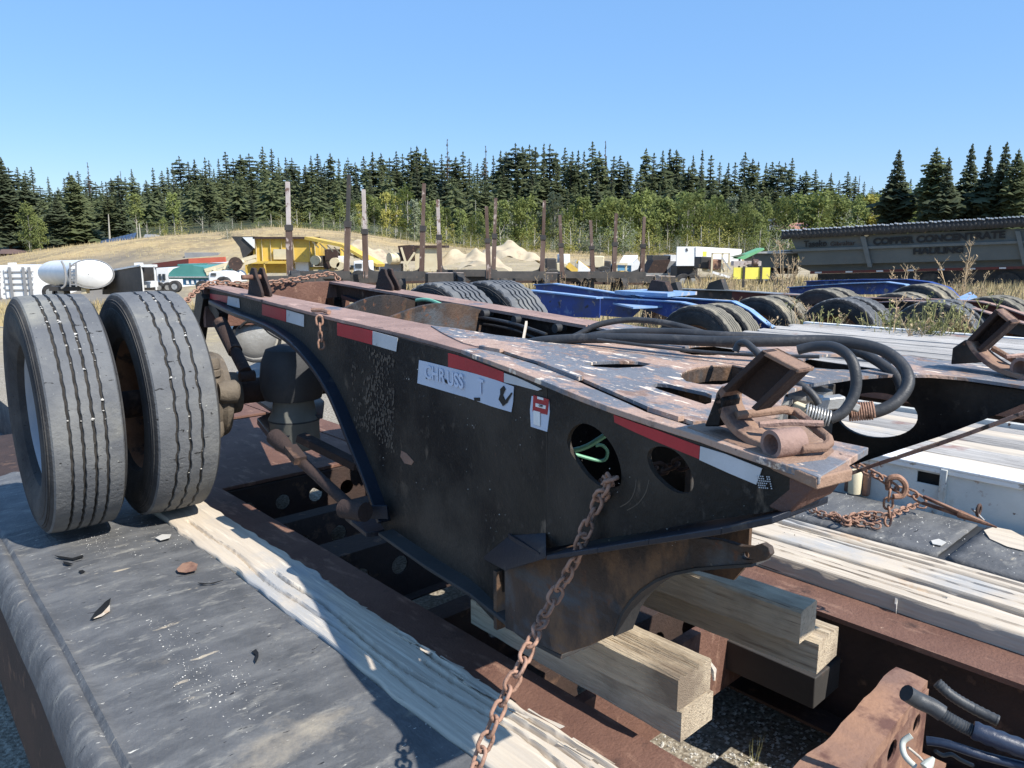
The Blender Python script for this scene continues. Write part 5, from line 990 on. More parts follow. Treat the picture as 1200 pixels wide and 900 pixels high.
# ================================================================ THINGS ACROSS THE YARD
def pb(mb, x0, x1, yt, yb_, Y, d):
    a = W.at(x0, yt, Y); b = W.at(x1, yb_, Y); return mb.box(a.x, b.x, Y, Y+d, b.z, a.z)
def pq(mb, pts, Y, off): return mb.prism([tuple(W.at(x, y, Y)) for x, y in pts], off)
def foot(px, Y): x = W.at(px, 300, Y).x; return (x, Y, ground(x, Y))
def wh(t, px, py, Y, r=.5, mat='tyre_side', dy=.3):
    c = W.at(px, py, Y); m = MB(); m.lathe([(0, r*.55), (0, r*.92), (.04, r), (dy-.04, r), (dy, r*.92), (dy, r*.5)], c, (0, 1, 0), 24); w_ = t.part('wheel', m, mat); m = MB(); m.lathe([(.02, .001), (.02, r*.5), (.10, r*.55)], c, (0, 1, 0), 16); t.part('rim', m, 'alu', w_)
t = Thing('shipping_container', 'white shipping container with ribbed double doors at the far left', 'container', W, foot(15, 57))
m = MB(); pb(m, -34, 41, 312, 352, 57.15, 6); t.part('shell', m, 'white')
for a, b in ((-33, 2), (4, 40)):
    m = MB(); pb(m, a, b, 314, 349, 57, .12); d = t.part('door', m, 'white')
    for yy in (318, 325, 332, 339): m = MB(); pb(m, a+1, b-1, yy, yy+1.3, 56.93, .05); t.part('door_rib', m, 'roof_grey', d)
    for xx in (a+8, b-12, b-5): m = MB(); pb(m, xx, xx+1.0, 313, 350, 56.85, .05); t.part('lock_rod', m, 'roof_grey', d)
m = MB(); pb(m, 9, 14, 308, 313, 57.5, .6); t.part('roof_vent', m, 'white')
t = Thing('tank_trailer', 'white oval tank trailer with a ladder on its rounded end', 'tanker', W, foot(90, 45))
m = MB(); A = W.at(107, 321, 45); B = W.at(66, 320, 51); n = 32; vs = []; stages = [(0, .03), (0, .5), (0, .85), (.0, .97), (.015, 1.03), (.03, 1.0), (.95, 1), (1, .9), (1.01, .3)]
for tt_, k in stages:
    c = A.lerp(B, tt_)+Vector((0, -(.30 if tt_ == 0 else 0)*(1-k*k), 0)); vs.append([c+Vector((1.22*k*math.cos(6.283*i/n)*.92, 1.22*k*math.cos(6.283*i/n)*.3, .83*k*math.sin(6.283*i/n))) for i in range(n)])
for r_ in vs: m.v += [tuple(p) for p in r_]
for j in range(len(vs)-1):
    for i in range(n): m.f.append((j*n+i, j*n+(i+1) % n, (j+1)*n+(i+1) % n, (j+1)*n+i)); m.mi.append(0)
t.part('tank', m, 'white')
m = MB(); m.tube([A+Vector((1.26*.92*math.cos(a*.2618), 1.26*.3*math.cos(a*.2618), .86*math.sin(a*.2618))) for a in range(24)], .035, 6, closed=True); t.part('rim_band', m, 'roof_grey')
for dx in (82, 89): m = MB(); m.beam(W.at(dx, 308, 44.4), W.at(dx+.5, 336, 44.4), .07, .07, (0, 1, 0)); t.part('ladder_rail', m, 'roof_grey')
for k in range(6): m = MB(); m.beam(W.at(82, 311+k*4.5, 44.4), W.at(89.5, 311+k*4.5, 44.4), .05, .05); t.part('ladder_rung', m, 'roof_grey')
m = MB(); m.tube(smoothpath([W.at(x, y, 44.6) for x, y in [(72, 306), (75, 312), (77, 324), (76, 334), (72, 338)]]), .06, 8); t.part('hose', m, 'roof_grey')
m = MB(); pb(m, 57, 102, 336, 341, 45.2, 3); t.part('frame', m, 'darksteel')
for px in (58, 70): wh(t, px, 343, 46)
m = MB(); pb(m, 95, 101, 338, 344, 45, .4); t.part('step_box', m, 'cream')
t = Thing('box_trailer', 'open ended box trailer with a black side and white frame', 'trailer', W, foot(150, 43))
m = MB(); a = [W.at(120, 320, 48), W.at(120, 345, 48), W.at(166, 344, 42), W.at(166, 312, 42)]; m.prism([tuple(p) for p in a], (.1, .1, 0)); t.part('side_panel', m, 'darksteel')
m = MB(); m.beam(a[0]+Vector((0, 0, .06)), a[3]+Vector((0, 0, .06)), .16, .10); t.part('top_rail', m, 'white')
for x0, x1, y0, y1 in ((165, 167.5, 310, 342), (180, 183, 312, 340), (165, 183, 310, 313)): m = MB(); pb(m, x0, x1, y0, y1, 41.9, .15); t.part('door_frame', m, 'white')
m = MB(); pb(m, 167, 181, 313, 340, 44.5, .1); t.part('inner_wall', m, 'darksteel'); m = MB(); pb(m, 168, 176, 330, 337, 42.5, 1); t.part('cargo_box', m, 'white'); m = MB(); pb(m, 157, 163, 308, 311, 42.4, .5); t.part('roof_vent', m, 'white')
t = Thing('camper_van', 'small white camper cab beside the box trailer', 'camper', W, foot(190, 50))
m = MB(); pb(m, 183, 199, 314, 338, 50, 4); t.part('body', m, 'white')
for x0, x1 in ((185.5, 188.5), (190, 193.5)): m = MB(); pb(m, x0, x1, 321, 328, 49.9, .1); t.part('window', m, 'glass')
for px in (186, 196): wh(t, px, 337, 49.8, .35)
t = Thing('workshop_building', 'low white building with a red fascia band at the foot of the grass hill', 'building', W, foot(225, 66))
m = MB(); pb(m, 180, 221, 311, 340, 68, 6); t.part('wall', m, 'roof_grey'); m = MB(); pb(m, 221, 266, 308, 340, 66, 8); t.part('wall', m, 'white')
m = MB(); pq(m, [(178, 309), (221, 303), (221, 310), (178, 314)], 67.8, (0, .3, 0)); t.part('fascia', m, 'darkred'); m = MB(); pq(m, [(221, 303), (263, 301), (264, 307), (221, 309)], 65.8, (0, .3, 0)); t.part('fascia', m, 'redband')
m = MB(); pb(m, 216, 256, 296, 303, 74, 5); t.part('upper_roof', m, 'roof_grey')
for x0 in (226, 238, 250): m = MB(); pb(m, x0, x0+6, 312, 316, 65.9, .1); t.part('window', m, 'glass')
t = Thing('tank_truck', 'teal green tank truck with a light blue chassis skirt', 'truck', W, foot(222, 40))
m = MB(); secp = [(197, 324), (198, 320), (203, 315), (212, 312), (225, 311), (238, 313), (245, 318), (247, 325), (246, 327), (198, 327)]; pq(m, secp, 40, (0, 4, 0)); t.part('tank_body', m, 'teal')
m = MB(); pb(m, 208, 226, 309.5, 312, 41, 2); t.part('hatch', m, 'teal'); m = MB(); pb(m, 214, 247, 326, 334, 40.1, 3.6); t.part('chassis_skirt', m, 'skyblue')
for k in range(5): m = MB(); pb(m, 218+k*6, 221+k*6, 328, 333, 40.0, .08); t.part('skirt_vent', m, 'white')
m = MB(); pb(m, 197, 247, 324, 325.5, 39.9, .1); t.part('trim_strip', m, 'alu')
for px in (204, 236): wh(t, px, 336, 39.8, .32)
t = Thing('pickup_truck', 'white rounded pickup hood beyond the left dolly rail', 'pickup', W, foot(255, 38))
m = MB(); pq(m, [(244, 333), (244, 320), (249, 318), (260, 318.5), (265, 323), (266, 333)], 38, (0, 3, 0)); t.part('body', m, 'white', bevel=.05)
m = MB(); pb(m, 247, 253, 320, 323, 37.95, .05); t.part('window', m, 'glass'); wh(t, 261, 333, 37.8, .38)
t = Thing('conveyor', 'cream lattice conveyor boom lying beside the yellow screening plant', 'conveyor', W, foot(270, 40))
for a, b in (((240, 317), (300, 300)), ((242, 321), (300, 305)), ((262, 313), (285, 326)), ((285, 306), (270, 324)), ((250, 315), (262, 328))): m = MB(); m.beam(W.at(*a, 40), W.at(*b, 40.5), .12, .18); t.part('boom_bar', m, 'cream')
m = MB(); m.cyl(W.at(276, 309, 39.8), W.at(276, 309, 40.6), .35, 18); t.part('drum', m, 'rust_dark')
t = Thing('screening_plant', 'yellow gravel screening plant with a tipped grey hopper and long discharge conveyor', 'machine', W, foot(330, 45))
m = MB(); pq(m, [(271, 277), (298, 277), (297, 292), (289, 300), (285, 304), (281, 290)], 45, (0, 3, 0)); t.part('hopper', m, 'darksteel'); m = MB(); pq(m, [(284, 278), (298, 278), (298, 291)], 44.9, (0, .1, 0)); t.part('hopper_side', m, 'white')
m = MB(); pq(m, [(297, 279), (348, 278), (372, 281), (372, 300), (362, 307), (297, 307)], 45.2, (0, 2.5, 0)); t.part('body', m, 'yellow')
for x in (299, 306, 316, 329, 343, 362, 368): m = MB(); pb(m, x, x+1.6, 278, 307, 45.05, .12); t.part('body_rib', m, 'cream')
m = MB(); pb(m, 296, 374, 277.5, 280, 44.9, .3); t.part('top_rail', m, 'rust_dark'); m = MB(); pb(m, 320, 336, 292, 304, 45.0, .15); t.part('side_door', m, 'cream')
m = MB(); pb(m, 284, 341, 306, 309, 44.6, .8); t.part('walkway', m, 'yellow'); m = MB(); pb(m, 288, 338, 309, 320, 45.6, 1.6); t.part('under_box', m, 'yellow'); 
for x in (287, 309, 335): m = MB(); pb(m, x, x+2, 308, 322, 44.6, .2); t.part('leg', m, 'yellow')
m = MB(); m.beam(W.at(362, 279, 44.5), W.at(405, 288, 43.5), .8, .16); m.beam(W.at(405, 288, 43.5), W.at(446, 311, 42.5), .8, .16); t.part('discharge_conveyor', m, 'yellow')
for k in range(9): a = W.at(366+k*8.5, 283+k*2.2+(max(0, k-4)*.9), 44.1-.15*k); m = MB(); m.beam(a, a+Vector((.35, 0, -.35)), .06, .06); t.part('idler_frame', m, 'cream')
for k, (x0, x1, y0, y1, mt) in enumerate([(368, 378, 300, 312, 'darksteel'), (380, 396, 292, 306, 'rust_dark'), (384, 388, 296, 318, 'cream'), (392, 406, 300, 314, 'white'), (345, 362, 293, 318, 'white'), (398, 402, 290, 316, 'yellow'), (371, 376, 284, 300, 'yellow'), (350, 380, 313, 316, 'yellow')]):
    m = MB(); pb(m, x0, x1, y0, y1, 45.3+k*.05, 1.1); t.part(['engine_box', 'motor_guard', 'post', 'fuel_tank', 'panel', 'post', 'post', 'walkway'][k], m, mt, bevel=.03)
for cx, cy, r in ((369, 305, .28), (392, 308, .3), (383, 311, .22), (399, 312, .25)): c = W.at(cx, cy, 44.9); m = MB(); m.cyl(c, c+Vector((0, .4, 0)), r, 18); t.part('flywheel', m, 'rust_dark' if cx == 383 else 'cream')
t = Thing('feed_hopper', 'cream and brown feed hopper on slanted legs behind the second log bunk', 'machine', W, foot(490, 46))
m = MB(); pq(m, [(466, 288), (480, 287), (488, 290), (484, 306), (470, 306)], 46, (0, 2, 0)); t.part('hopper', m, 'rust_dark'); m = MB(); pb(m, 486, 512, 289, 318, 46.3, 2.4); t.part('body', m, 'cream'); m = MB(); pb(m, 484, 522, 287.5, 290.5, 46.1, 2.8); t.part('top_rail', m, 'rust_dark')
for a, b in (((470, 290), (478, 316)), ((486, 296), (474, 314)), ((458, 292), (466, 305))): m = MB(); m.beam(W.at(*a, 45.9), W.at(*b, 45.9), .12, .12); t.part('leg', m, 'cream')
m = MB(); c = W.at(456, 303, 45.9); m.cyl(c, c+Vector((.5, .4, 0)), .35, 18); t.part('drum', m, 'cream'); m = MB(); pb(m, 444, 470, 309, 319, 46.4, 1); t.part('chute', m, 'roof_grey')
t = Thing('work_truck', 'white flat nosed truck body behind the log bunks', 'truck', W, foot(424, 38))
m = MB(); pb(m, 414, 428, 306, 326, 38, 2.5); t.part('body', m, 'white', bevel=.06); m = MB(); pb(m, 416, 424, 309, 314, 37.95, .05); t.part('window', m, 'glass'); wh(t, 420, 326, 37.9, .4)
def pile(name, px0, px1, top, Y, lab, seed, peaks):
    mb = MB(); x0 = W.at(px0, 300, Y).x; x1 = W.at(px1, 300, Y).x; nx, ny = 70, 40; D = (x1-x0)*.6; zb = ground((x0+x1)/2, Y)-.3
    for j in range(ny+1):
        for i in range(nx+1):
            x = x0+(x1-x0)*i/nx; y = Y-D/2+D*j/ny; h = 0
            for p, tp, wd_ in peaks:
                c = W.at(p, 300, Y).x; ht = W.at(p, tp, Y).z-zb; rr = math.hypot(x-c, (y-Y)*1.05)/(wd_/880*Y); h = max(h, ht*max(0, 1-rr)**.85)
            h = h*(1+.28*noise.noise(Vector((x*.9, y*.9, seed))))+.18*noise.noise(Vector((x*1.6, y*1.6, seed)))*min(1, h)
            mb.v.append((x, y, zb+h))
    n = nx+1; mb.f = [(j*n+i, j*n+i+1, (j+1)*n+i+1, (j+1)*n+i) for j in range(ny) for i in range(nx)]; mb.mi = [0]*len(mb.f)
    return single(name, mb, 'sand', lab, 'sand pile', W, ((x0+x1)/2, Y, zb), smooth=60)
pile('sand_pile', 515, 600, 290, 48, 'left sand pile with a broken lumpy crest between the log stakes', 2, [(538, 292, 62), (558, 290, 60)])
pile('sand_pile', 540, 668, 286, 54, 'right and taller sand pile sloping smoothly down to the right', 6, [(594, 284, 82)])
pile('sand_pile', 380, 470, 281, 62, 'small pale gravel heap behind the yellow conveyor', 9, [(420, 283, 60)])
t = Thing('wheel_loader', 'tan wheel loader with a pale cab near the right sand pile', 'loader', W, foot(660, 40))
for k, (x0, x1, y0, y1, mt, nm) in enumerate([(640, 652, 303, 322, 'darksteel', 'engine_box'), (652, 665, 308, 324, 'cream', 'body'), (655, 668, 298, 309, 'white', 'cab'), (668, 676, 314, 322, 'yellow', 'arm')]): m = MB(); pb(m, x0, x1, y0, y1, 40+k*.1, 1.6); t.part(nm, m, mt, bevel=.05)
wh(t, 648, 325, 39.9, .45); wh(t, 664, 325, 39.9, .45); m = MB(); m.beam(W.at(665, 310, 39.9), W.at(680, 322, 39.9), .2, .3); t.part('lift_arm', m, 'yellow'); m = MB(); pq(m, [(678, 305), (692, 316), (690, 322), (676, 320)], 39.8, (0, 2, 0)); t.part('bucket', m, 'white', bevel=.03)
t = Thing('old_tractor', 'rusty tan tractor parked left of the white shed', 'tractor', W, foot(705, 40))
for k, (x0, x1, y0, y1, mt, nm) in enumerate([(694, 708, 300, 314, 'cream', 'cab'), (684, 706, 312, 322, 'rust_orange', 'body'), (705, 716, 306, 318, 'darksteel', 'engine_box')]): m = MB(); pb(m, x0, x1, y0, y1, 40+k*.1, 1.4); t.part(nm, m, mt, bevel=.05)
wh(t, 690, 323, 39.9, .4); wh(t, 708, 323, 39.9, .5); m = MB(); m.beam(W.at(676, 306, 40), W.at(690, 316, 40), .15, .2); t.part('arm', m, 'yellow')
t = Thing('forklift', 'small cream open cab forklift in front of the white shed', 'forklift', W, foot(727, 38))
for x in (722, 733): m = MB(); pb(m, x, x+1.6, 309, 322, 38, .2); t.part('cab_post', m, 'cream')
m = MB(); pb(m, 721, 735.5, 308.5, 310.5, 37.9, 1.2); t.part('cab_roof', m, 'cream'); m = MB(); pb(m, 721, 736, 318, 324, 38, 1.2); t.part('body', m, 'yellow'); wh(t, 724, 325, 37.9, .3); wh(t, 733, 325, 37.9, .3)
t = Thing('white_shed', 'small white gable roofed shed between the two rightmost log stakes', 'shed', W, foot(738, 46))
m = MB(); pb(m, 740, 753, 311, 326, 46, 4); t.part('end_wall', m, 'white'); m = MB(); pq(m, [(740, 311), (746.5, 303), (753, 311)], 46, (0, .2, 0)); t.part('gable', m, 'white')
m = MB(); a, b, c, d = W.at(726, 310.5, 46.1), W.at(741, 311, 46.1), W.at(747.5, 302, 47.6), W.at(731, 302, 47.6); m.prism([tuple(q) for q in (a, b, c, d)], (0, 0, .15)); t.part('roof', m, 'white'); m = MB(); pb(m, 723, 740, 311, 326, 46.2, 3.5); t.part('side_wall', m, 'skyblue')
m = MB(); pb(m, 745, 749, 316, 324, 45.95, .06); t.part('door', m, 'roof_grey')
t = Thing('dump_body', 'tilted grey steel dump body on a low trailer left of the white box trailer', 'dump body', W, foot(775, 42))
m = MB(); pq(m, [(766, 305), (786, 304), (779, 320), (758, 320)], 42, (0, 2, 0)); t.part('tipped_side', m, 'rust_dark'); m = MB(); pb(m, 765, 786, 299.5, 305, 42.4, 2); t.part('dark_box', m, 'darksteel'); m = MB(); pb(m, 782, 794, 306, 320, 42.1, 2); t.part('body', m, 'roof_grey'); m = MB(); pb(m, 755, 800, 320, 323, 42, 1.4); t.part('deck', m, 'alu'); m = MB(); pb(m, 786, 794, 299, 306, 42.3, 2); t.part('headboard', m, 'white')
t = Thing('van_trailer', 'long clean white box trailer with a dark space beneath', 'trailer', W, foot(815, 38))
A = W.at(793.5, 289, 38); m = MB(); B = W.at(817, 311.5, 38); m.box(A.x, B.x, 38, 38.12, B.z, A.z); t.part('front_wall', m, 'white')
C1 = W.at(817, 289, 38); C2 = W.at(869, 292, 47); D1 = W.at(817, 311.5, 38); D2 = W.at(869, 306, 47); m = MB(); m.prism([tuple(C1), tuple(C2), tuple(D2), tuple(D1)], (-.08, -.05, 0)); t.part('side_wall', m, 'white'); m = MB(); m.prism([(A.x, 38.1, A.z), tuple(C1), tuple(C2), (C2.x-2.4, C2.y, C2.z)], (0, 0, -.06)); t.part('roof', m, 'white')
m = MB(); pb(m, 793.5, 817, 312, 330, 38.4, 1.5); t.part('dark_underside', m, 'darksteel'); m = MB(); q = W.at(823, 297, 38.6); m.box(q.x, q.x+.3, 38.9, 38.95, q.z-.15, q.z+.1); t.part('side_mark', m, 'lemon'); m = MB(); pq(m, [(804, 291), (805.5, 291), (806.5, 294), (804.5, 294)], 37.96, (0, .03, 0)); t.part('vent', m, 'darksteel')  # dark block fills the space beneath the box
for x in (801, 812): wh(t, x, 331, 38.2, .45)
t = Thing('compressor_skid', 'orange and cream machine skid with an open frame right of the white box trailer', 'machine', W, foot(840, 34))
for k, (x0, x1, y0, y1, mt, nm) in enumerate([(832, 848, 304, 316, 'rust_orange', 'engine_box'), (830, 850, 315, 319, 'cream', 'skid'), (821, 834, 301, 315, 'darksteel', 'tank')]): m = MB(); pb(m, x0, x1, y0, y1, 34+k*.1, 1.2); t.part(nm, m, mt, bevel=.05)
for x in (834, 846, 854): m = MB(); pb(m, x, x+.8, 297, 320, 33.9, .06); t.part('frame_post', m, 'cream')
m = MB(); pb(m, 834, 855, 296.5, 298, 33.9, .06); t.part('frame_top', m, 'cream'); m = MB(); m.beam(W.at(846, 302, 33.8), W.at(856, 316, 33.8), .05, .06); t.part('brace', m, 'alu'); m = MB(); m.beam(W.at(835, 319, 33.8), W.at(855, 325, 33.8), .08, .10); t.part('tow_bar', m, 'white')
t = Thing('green_conveyor', 'pale green conveyor tray pointing up over the grey tub', 'conveyor', W, foot(885, 36)); m = MB(); pq(m, [(864, 303), (895, 290.5), (896, 292.5), (872, 304)], 36, (0, 1, 0)); t.part('tray', m, 'leaf_g'); m = MB(); pq(m, [(862, 301), (884, 296), (880, 303)], 36.2, (0, 1, 0)); t.part('tray_side', m, 'leaf_pale')
for x in (866, 882): m = MB(); pb(m, x, x+1, 303, 322, 36, .08); t.part('leg', m, 'darksteel')
t = Thing('tub_trailer', 'plain grey tub trailer end beside the yellow boards', 'trailer', W, foot(910, 38)); m = MB(); pq(m, [(882, 297), (935, 293), (935, 314), (890, 314)], 38.5, (0, 2, 0)); t.part('tub', m, 'tub'); m = MB(); pb(m, 884, 935, 314, 321, 38.9, 1.6); t.part('frame', m, 'rust_dark'); m = MB(); pb(m, 880, 934, 295, 297, 38.3, .2); t.part('top_rail', m, 'alu'); wh(t, 898, 324, 38.7, .45)
t = Thing('yellow_barrier', 'three pale yellow boards on black posts in front of the tub trailer', 'barrier', W, foot(882, 30))
for x0, x1 in ((860, 871), (873, 891.5), (893, 902)): m = MB(); pb(m, x0, x1, 313.5, 327, 30, .05); t.part('board', m, 'lemon')
for x, b in ((871, 337), (891.5, 330)): m = MB(); pb(m, x, x+1.3, 312, b, 29.95, .06); t.part('post', m, 'darksteel')
m = MB(); pb(m, 860, 892, 306, 311.5, 31, .4); t.part('pipe_bundle', m, 'post_white'); m = MB(); c = W.at(882, 308, 30.8); m.cyl(c, c+Vector((.2, 0, 0)), .15, 12); t.part('pipe_end', m, 'post')
# ore trailer with lettering
CF = Frame(49.8); cv = 37.9
ot = Thing('ore_trailer', 'dark grey covered ore trailer lettered COPPER CONCENTRATE HAULING', 'trailer', CF, (cv+1, 8, .4))
def cp(pts, mb, off, v=cv): return mb.prism([tuple(CF.on_v(x, y, v)) for x, y in pts], off)
m = MB(); cp([(927, 279), (1340, 262), (1340, 300), (932, 311), (938, 305)], m, (2.4, 0, 0)); ot.part('tub', m, 'tub', smooth=0)
m = MB(); cp([(932, 311), (1340, 299), (1340, 312), (950, 318)], m, (1.8, 0, 0), cv+.35); ot.part('tub_bottom', m, 'tub', smooth=0)
m = MB(); cp([(929, 292), (1340, 277), (1340, 280), (930, 295)], m, (-.12, 0, 0)); ot.part('side_rail', m, 'tub_rib')
m = MB(); cp([(926, 275.5), (1340, 256), (1340, 259.5), (927, 278.5)], m, (-.15, 0, 0)); ot.part('upper_rail', m, 'tub_rib')
for x in (1009, 1190, 1330): k = -.055*(x-1009); m = MB(); cp([(x, 277+k*.62), (x+6, 276.8+k*.62), (x+14, 313+k*.3), (x+9, 313+k*.3)], m, (-.16, 0, 0)); ot.part('upright_rib', m, 'tub_rib')
pts = []
for i in range(84): x = 916+i*5.1; pts.append((x, 270.5-(x-916)*.0592+1.3*noise.noise(Vector((i*.9, 0, 0)))))
m = MB()
for (a, b), (c_, d) in zip(pts, pts[1:]):
    A, B = CF.on_v(a, b, cv-.25), CF.on_v(c_, d, cv-.25); dz = Vector((0, 0, -.42)); back = Vector((1.4, 0, .06))
    m.add([A, B, B+back, A+back], [(0, 1, 2, 3)]); m.add([A, B, B+dz, A+dz], [(3, 2, 1, 0)])
ot.part('tarp', m, 'rubber', solid=.02, smooth=60)
m = MB()
for i in range(0, 82): a, b = pts[i]; A = CF.on_v(a, b-.6, cv-.27); B = CF.on_v(a+3.6, b+.2, cv-.27); m.beam(A, B, .10, .05)
ot.part('tarp_lit_edge', m, 'white', kind='stuff')  # white strips paint the sunlit tips of the black folds
m = MB(); cp([(950, 318), (1340, 308.5), (1340, 311.5), (950, 321)], m, (-.1, 0, 0)); ot.part('frame_rail', m, 'darkred')
m = MB(); cp([(958, 321), (1340, 311.5), (1340, 340), (960, 340)], m, (.1, 0, 0), cv+.5); ot.part('undercarriage', m, 'darksteel')
for i in range(11): x = 955+i*36; y = 318.7-(x-950)*.0243; m = MB(); cp([(x, y), (x+8, y-.2), (x+8, y+1.6), (x, y+1.8)], m, (-.02, 0, 0), cv-.11); ot.part('reflector', m, 'tape_white', smooth=0)
for x in (1090, 1180, 1240): c = CF.on_v(x, 333, cv+.2); m = MB(); m.cyl(c, c+Vector((.5, 0, 0)), .5, 24); ot.part('tyre', m, 'tyre_side')
for x, y in ((1015, 275), (1083, 270), (1168, 265)): c = CF.on_v(x, y, cv-.2); m = MB(); m.cyl(c, c+Vector((.15, 0, 0)), .09, 12); ot.part('marker_lamp', m, 'cream')
def ctext(s_, p0, p1, size, xs, off, mat='text_dark'):
    A, B = CF.on_v(*p0, cv-.06), CF.on_v(*p1, cv-.06); me = text_mesh(s_, size, mat, 1, off, .01); xsz = [v.co.x for v in me.vertices]; wdt = max(xsz)-min(xsz); k = (B-A).length/wdt
    for v in me.vertices: v.co.x *= k
    put_text(ot.e, me, 'lettering', (A+B)/2, B-A, (0, 0, 1), ot.base)
ctext('COPPER CONCENTRATE', (1023, 283.5), (1178, 275), .40, 1, .018); ctext('HAULING', (1070, 295), (1129, 293), .36, 1, .018)
ctext('Taseko', (942, 286.5), (969, 285), .42, 1, .008); ctext('Gibraltar', (973, 286), (1002, 284.5), .30, 1, 0, 'rust_dark')
# hillside houses, solar rack
def house(x0, x1, yr, ye, yb_, Y, wall, roof, lab, name='hill_house', over=1.5):
    t = Thing(name, lab, 'house', W, foot((x0+x1)/2, Y)); m = MB(); pb(m, x0, x1, ye, yb_+3, Y, 6); t.part('wall', m, wall)
    xm = (x0+x1)/2; a = W.at(x0-over, ye+.4, Y-.4); b = W.at(x1+over, ye+.4, Y-.4); r0 = W.at(x0+1, yr, Y+2.5); r1 = W.at(x1-1, yr, Y+2.5)
    m = MB(); m.add([a, b, r1, r0, a+Vector((0, 6.5, 0)), b+Vector((0, 6.5, 0))], [(0, 1, 2, 3), (5, 4, 3, 2), (0, 3, 4), (1, 5, 2), (0, 4, 5, 1)]); t.part('roof', m, roof)
    for k in (.25, .65): xx = x0+(x1-x0)*k; m = MB(); pb(m, xx, xx+2.2, ye+1.5, ye+4, Y-.05, .1); t.part('window', m, 'glass')
    return t
house(0, 18, 292, 297, 303, 96, 'log_wall', 'roof_brown', 'dark barn with a grey brown roof at the left edge of the woods')
house(169, 186, 274.5, 278, 281, 100, 'log_wall', 'roof_grey', 'small log cabin on top of the dry grass hill')
house(714, 742, 262, 265, 270, 122, 'white', 'white', 'pale house among the aspens above the white shed'); house(900, 914, 256, 259, 268, 118, 'white', 'roof_grey', 'white cottage among the aspens left of the red roof')
house(925, 962, 261, 268, 276, 112, 'cream', 'redroof', 'house with a faded red roof just above the ore trailer')
t = Thing('solar_rack', 'row of tilted dark solar panels on the dry grass hill', 'solar panels', W, foot(136, 96))
for k in range(10): x = 116+k*4.2; y = 288-k*1.0; a = [W.at(x, y+1, 95.6), W.at(x+3.6, y+.2, 95.6), W.at(x+6.3, y-6.6, 97.4), W.at(x+2.7, y-5.8, 97.4)]; m = MB(); m.prism([tuple(p) for p in a], (0, .05, -.08)); t.part('panel', m, 'solar', smooth=0)
for x, y in ((120, 290), (138, 286), (155, 282)): m = MB(); m.beam(W.at(x, y+2, 96), W.at(x, y-3, 96.5), .1, .1); t.part('post', m, 'alu')
for px, yt, yb_, Y in ((127, 251, 283, 99), (163, 262, 281, 99)): m = MB(); m.tube([W.at(px+2, yb_+4, Y), W.at(px, yt, Y)], [.14, .05], 8); single('dead_trunk', m, 'bark_pale', 'bare pale dead trunk '+('left of' if px < 150 else 'right of')+' centre at the solar panels', 'dead tree', W, foot(px, Y))

# ================================================================ TREES
def conifer_meshes(seed, h=15, r=2.6, levels=22, dense=1.0, mat='needle', droop=.25, gap=.1, pw=.7):
    rd = random.Random(seed); crown = MB()
    for l in range(levels):
        f = l/(levels-1); z = h*(.10+.88*f); rad = r*((1-f)**pw)*(rd.uniform(.62, 1.2))*(.8+.3*math.sin(f*9+seed))+.16; nb = max(5, int(15*(1-f*.6)*dense))
        for k in range(nb):
            if rd.random() < gap: continue
            a = 6.283*(k+rd.uniform(-.3, .3))/nb; rr = rad*rd.uniform(.65, 1.12); dx, dy = math.cos(a), math.sin(a); dz = -rr*droop*rd.uniform(.5, 1.4); px, py = -dy, dx
            zz = z+rd.uniform(-.3, .3)*h/levels
            for s0, s1, w0 in ((.08, .55, .26), (.35, .85, .30), (.62, 1.0, .22)):
                wd = rr*w0*rd.uniform(.7, 1.3)+.05; A = Vector((dx*rr*s0, dy*rr*s0, zz+dz*s0*s0)); B = Vector((dx*rr*s1, dy*rr*s1, zz+dz*s1*s1+rd.uniform(-.1, .1)))
                mid = (A+B)/2+Vector((0, 0, rd.uniform(-.15, .1)))
                crown.add([A, mid+Vector((px*wd, py*wd, -.12-wd*.5)), B, mid-Vector((px*wd, py*wd, .12+wd*.5)), mid+Vector((0, 0, .05))], [(0, 1, 4), (1, 2, 4), (2, 3, 4), (3, 0, 4)])
    crown.tube([(0, 0, h*.93), (0, 0, h*1.0)], [.09, .02], 4)
    tr = MB(); tr.tube([(0, 0, -1), (0, 0, h*.5), (0, 0, h*.98)], [.22, .13, .03], 6)
    return crown.mesh('conifer_crown', mat, 0), tr.mesh('conifer_trunk', 'bark', 60)
def aspen_meshes(seed, h=8, r=1.5, mat='leaf', n=900, low=.25, bark='bark_pale'):
    rd = random.Random(seed); crown = MB(); clumps = []
    for _ in range(22):
        f = rd.uniform(low, .95); rr = r*math.sin(math.pi*min(1, (f-low*.6)/(1.05-low*.6)))**.6; a = rd.uniform(0, 6.283); q = rr*rd.uniform(.2, .75); clumps.append((Vector((math.cos(a)*q, math.sin(a)*q, h*f)), r*rd.uniform(.34, .62)))
    for i in range(n):
        c, cr = rd.choice(clumps); d = Vector((rd.gauss(0, 1), rd.gauss(0, 1), rd.gauss(0, 1.1))).normalized()*cr*rd.uniform(.2, 1.1); p = c+d; s_ = rd.uniform(.12, .25)*h/8
        x = Vector((rd.gauss(0, 1), rd.gauss(0, 1), rd.gauss(0, 1))).normalized()*s_; y = x.orthogonal().normalized()*s_*rd.uniform(.6, 1)
        crown.add([p-x, p-y*.8, p+x, p+y], [(0, 1, 2, 3)])
    tr = MB(); tr.tube([(0, 0, -.8), (.05, 0, h*.4), (-.04, .03, h*.9)], [.10, .07, .02], 6)
    for c, cr in clumps[:7]: tr.tube([(0, 0, c.z*.6), tuple(c)], [.035, .012], 4)
    return crown.mesh('leafy_crown', mat, 0), tr.mesh('leafy_trunk', bark, 60)
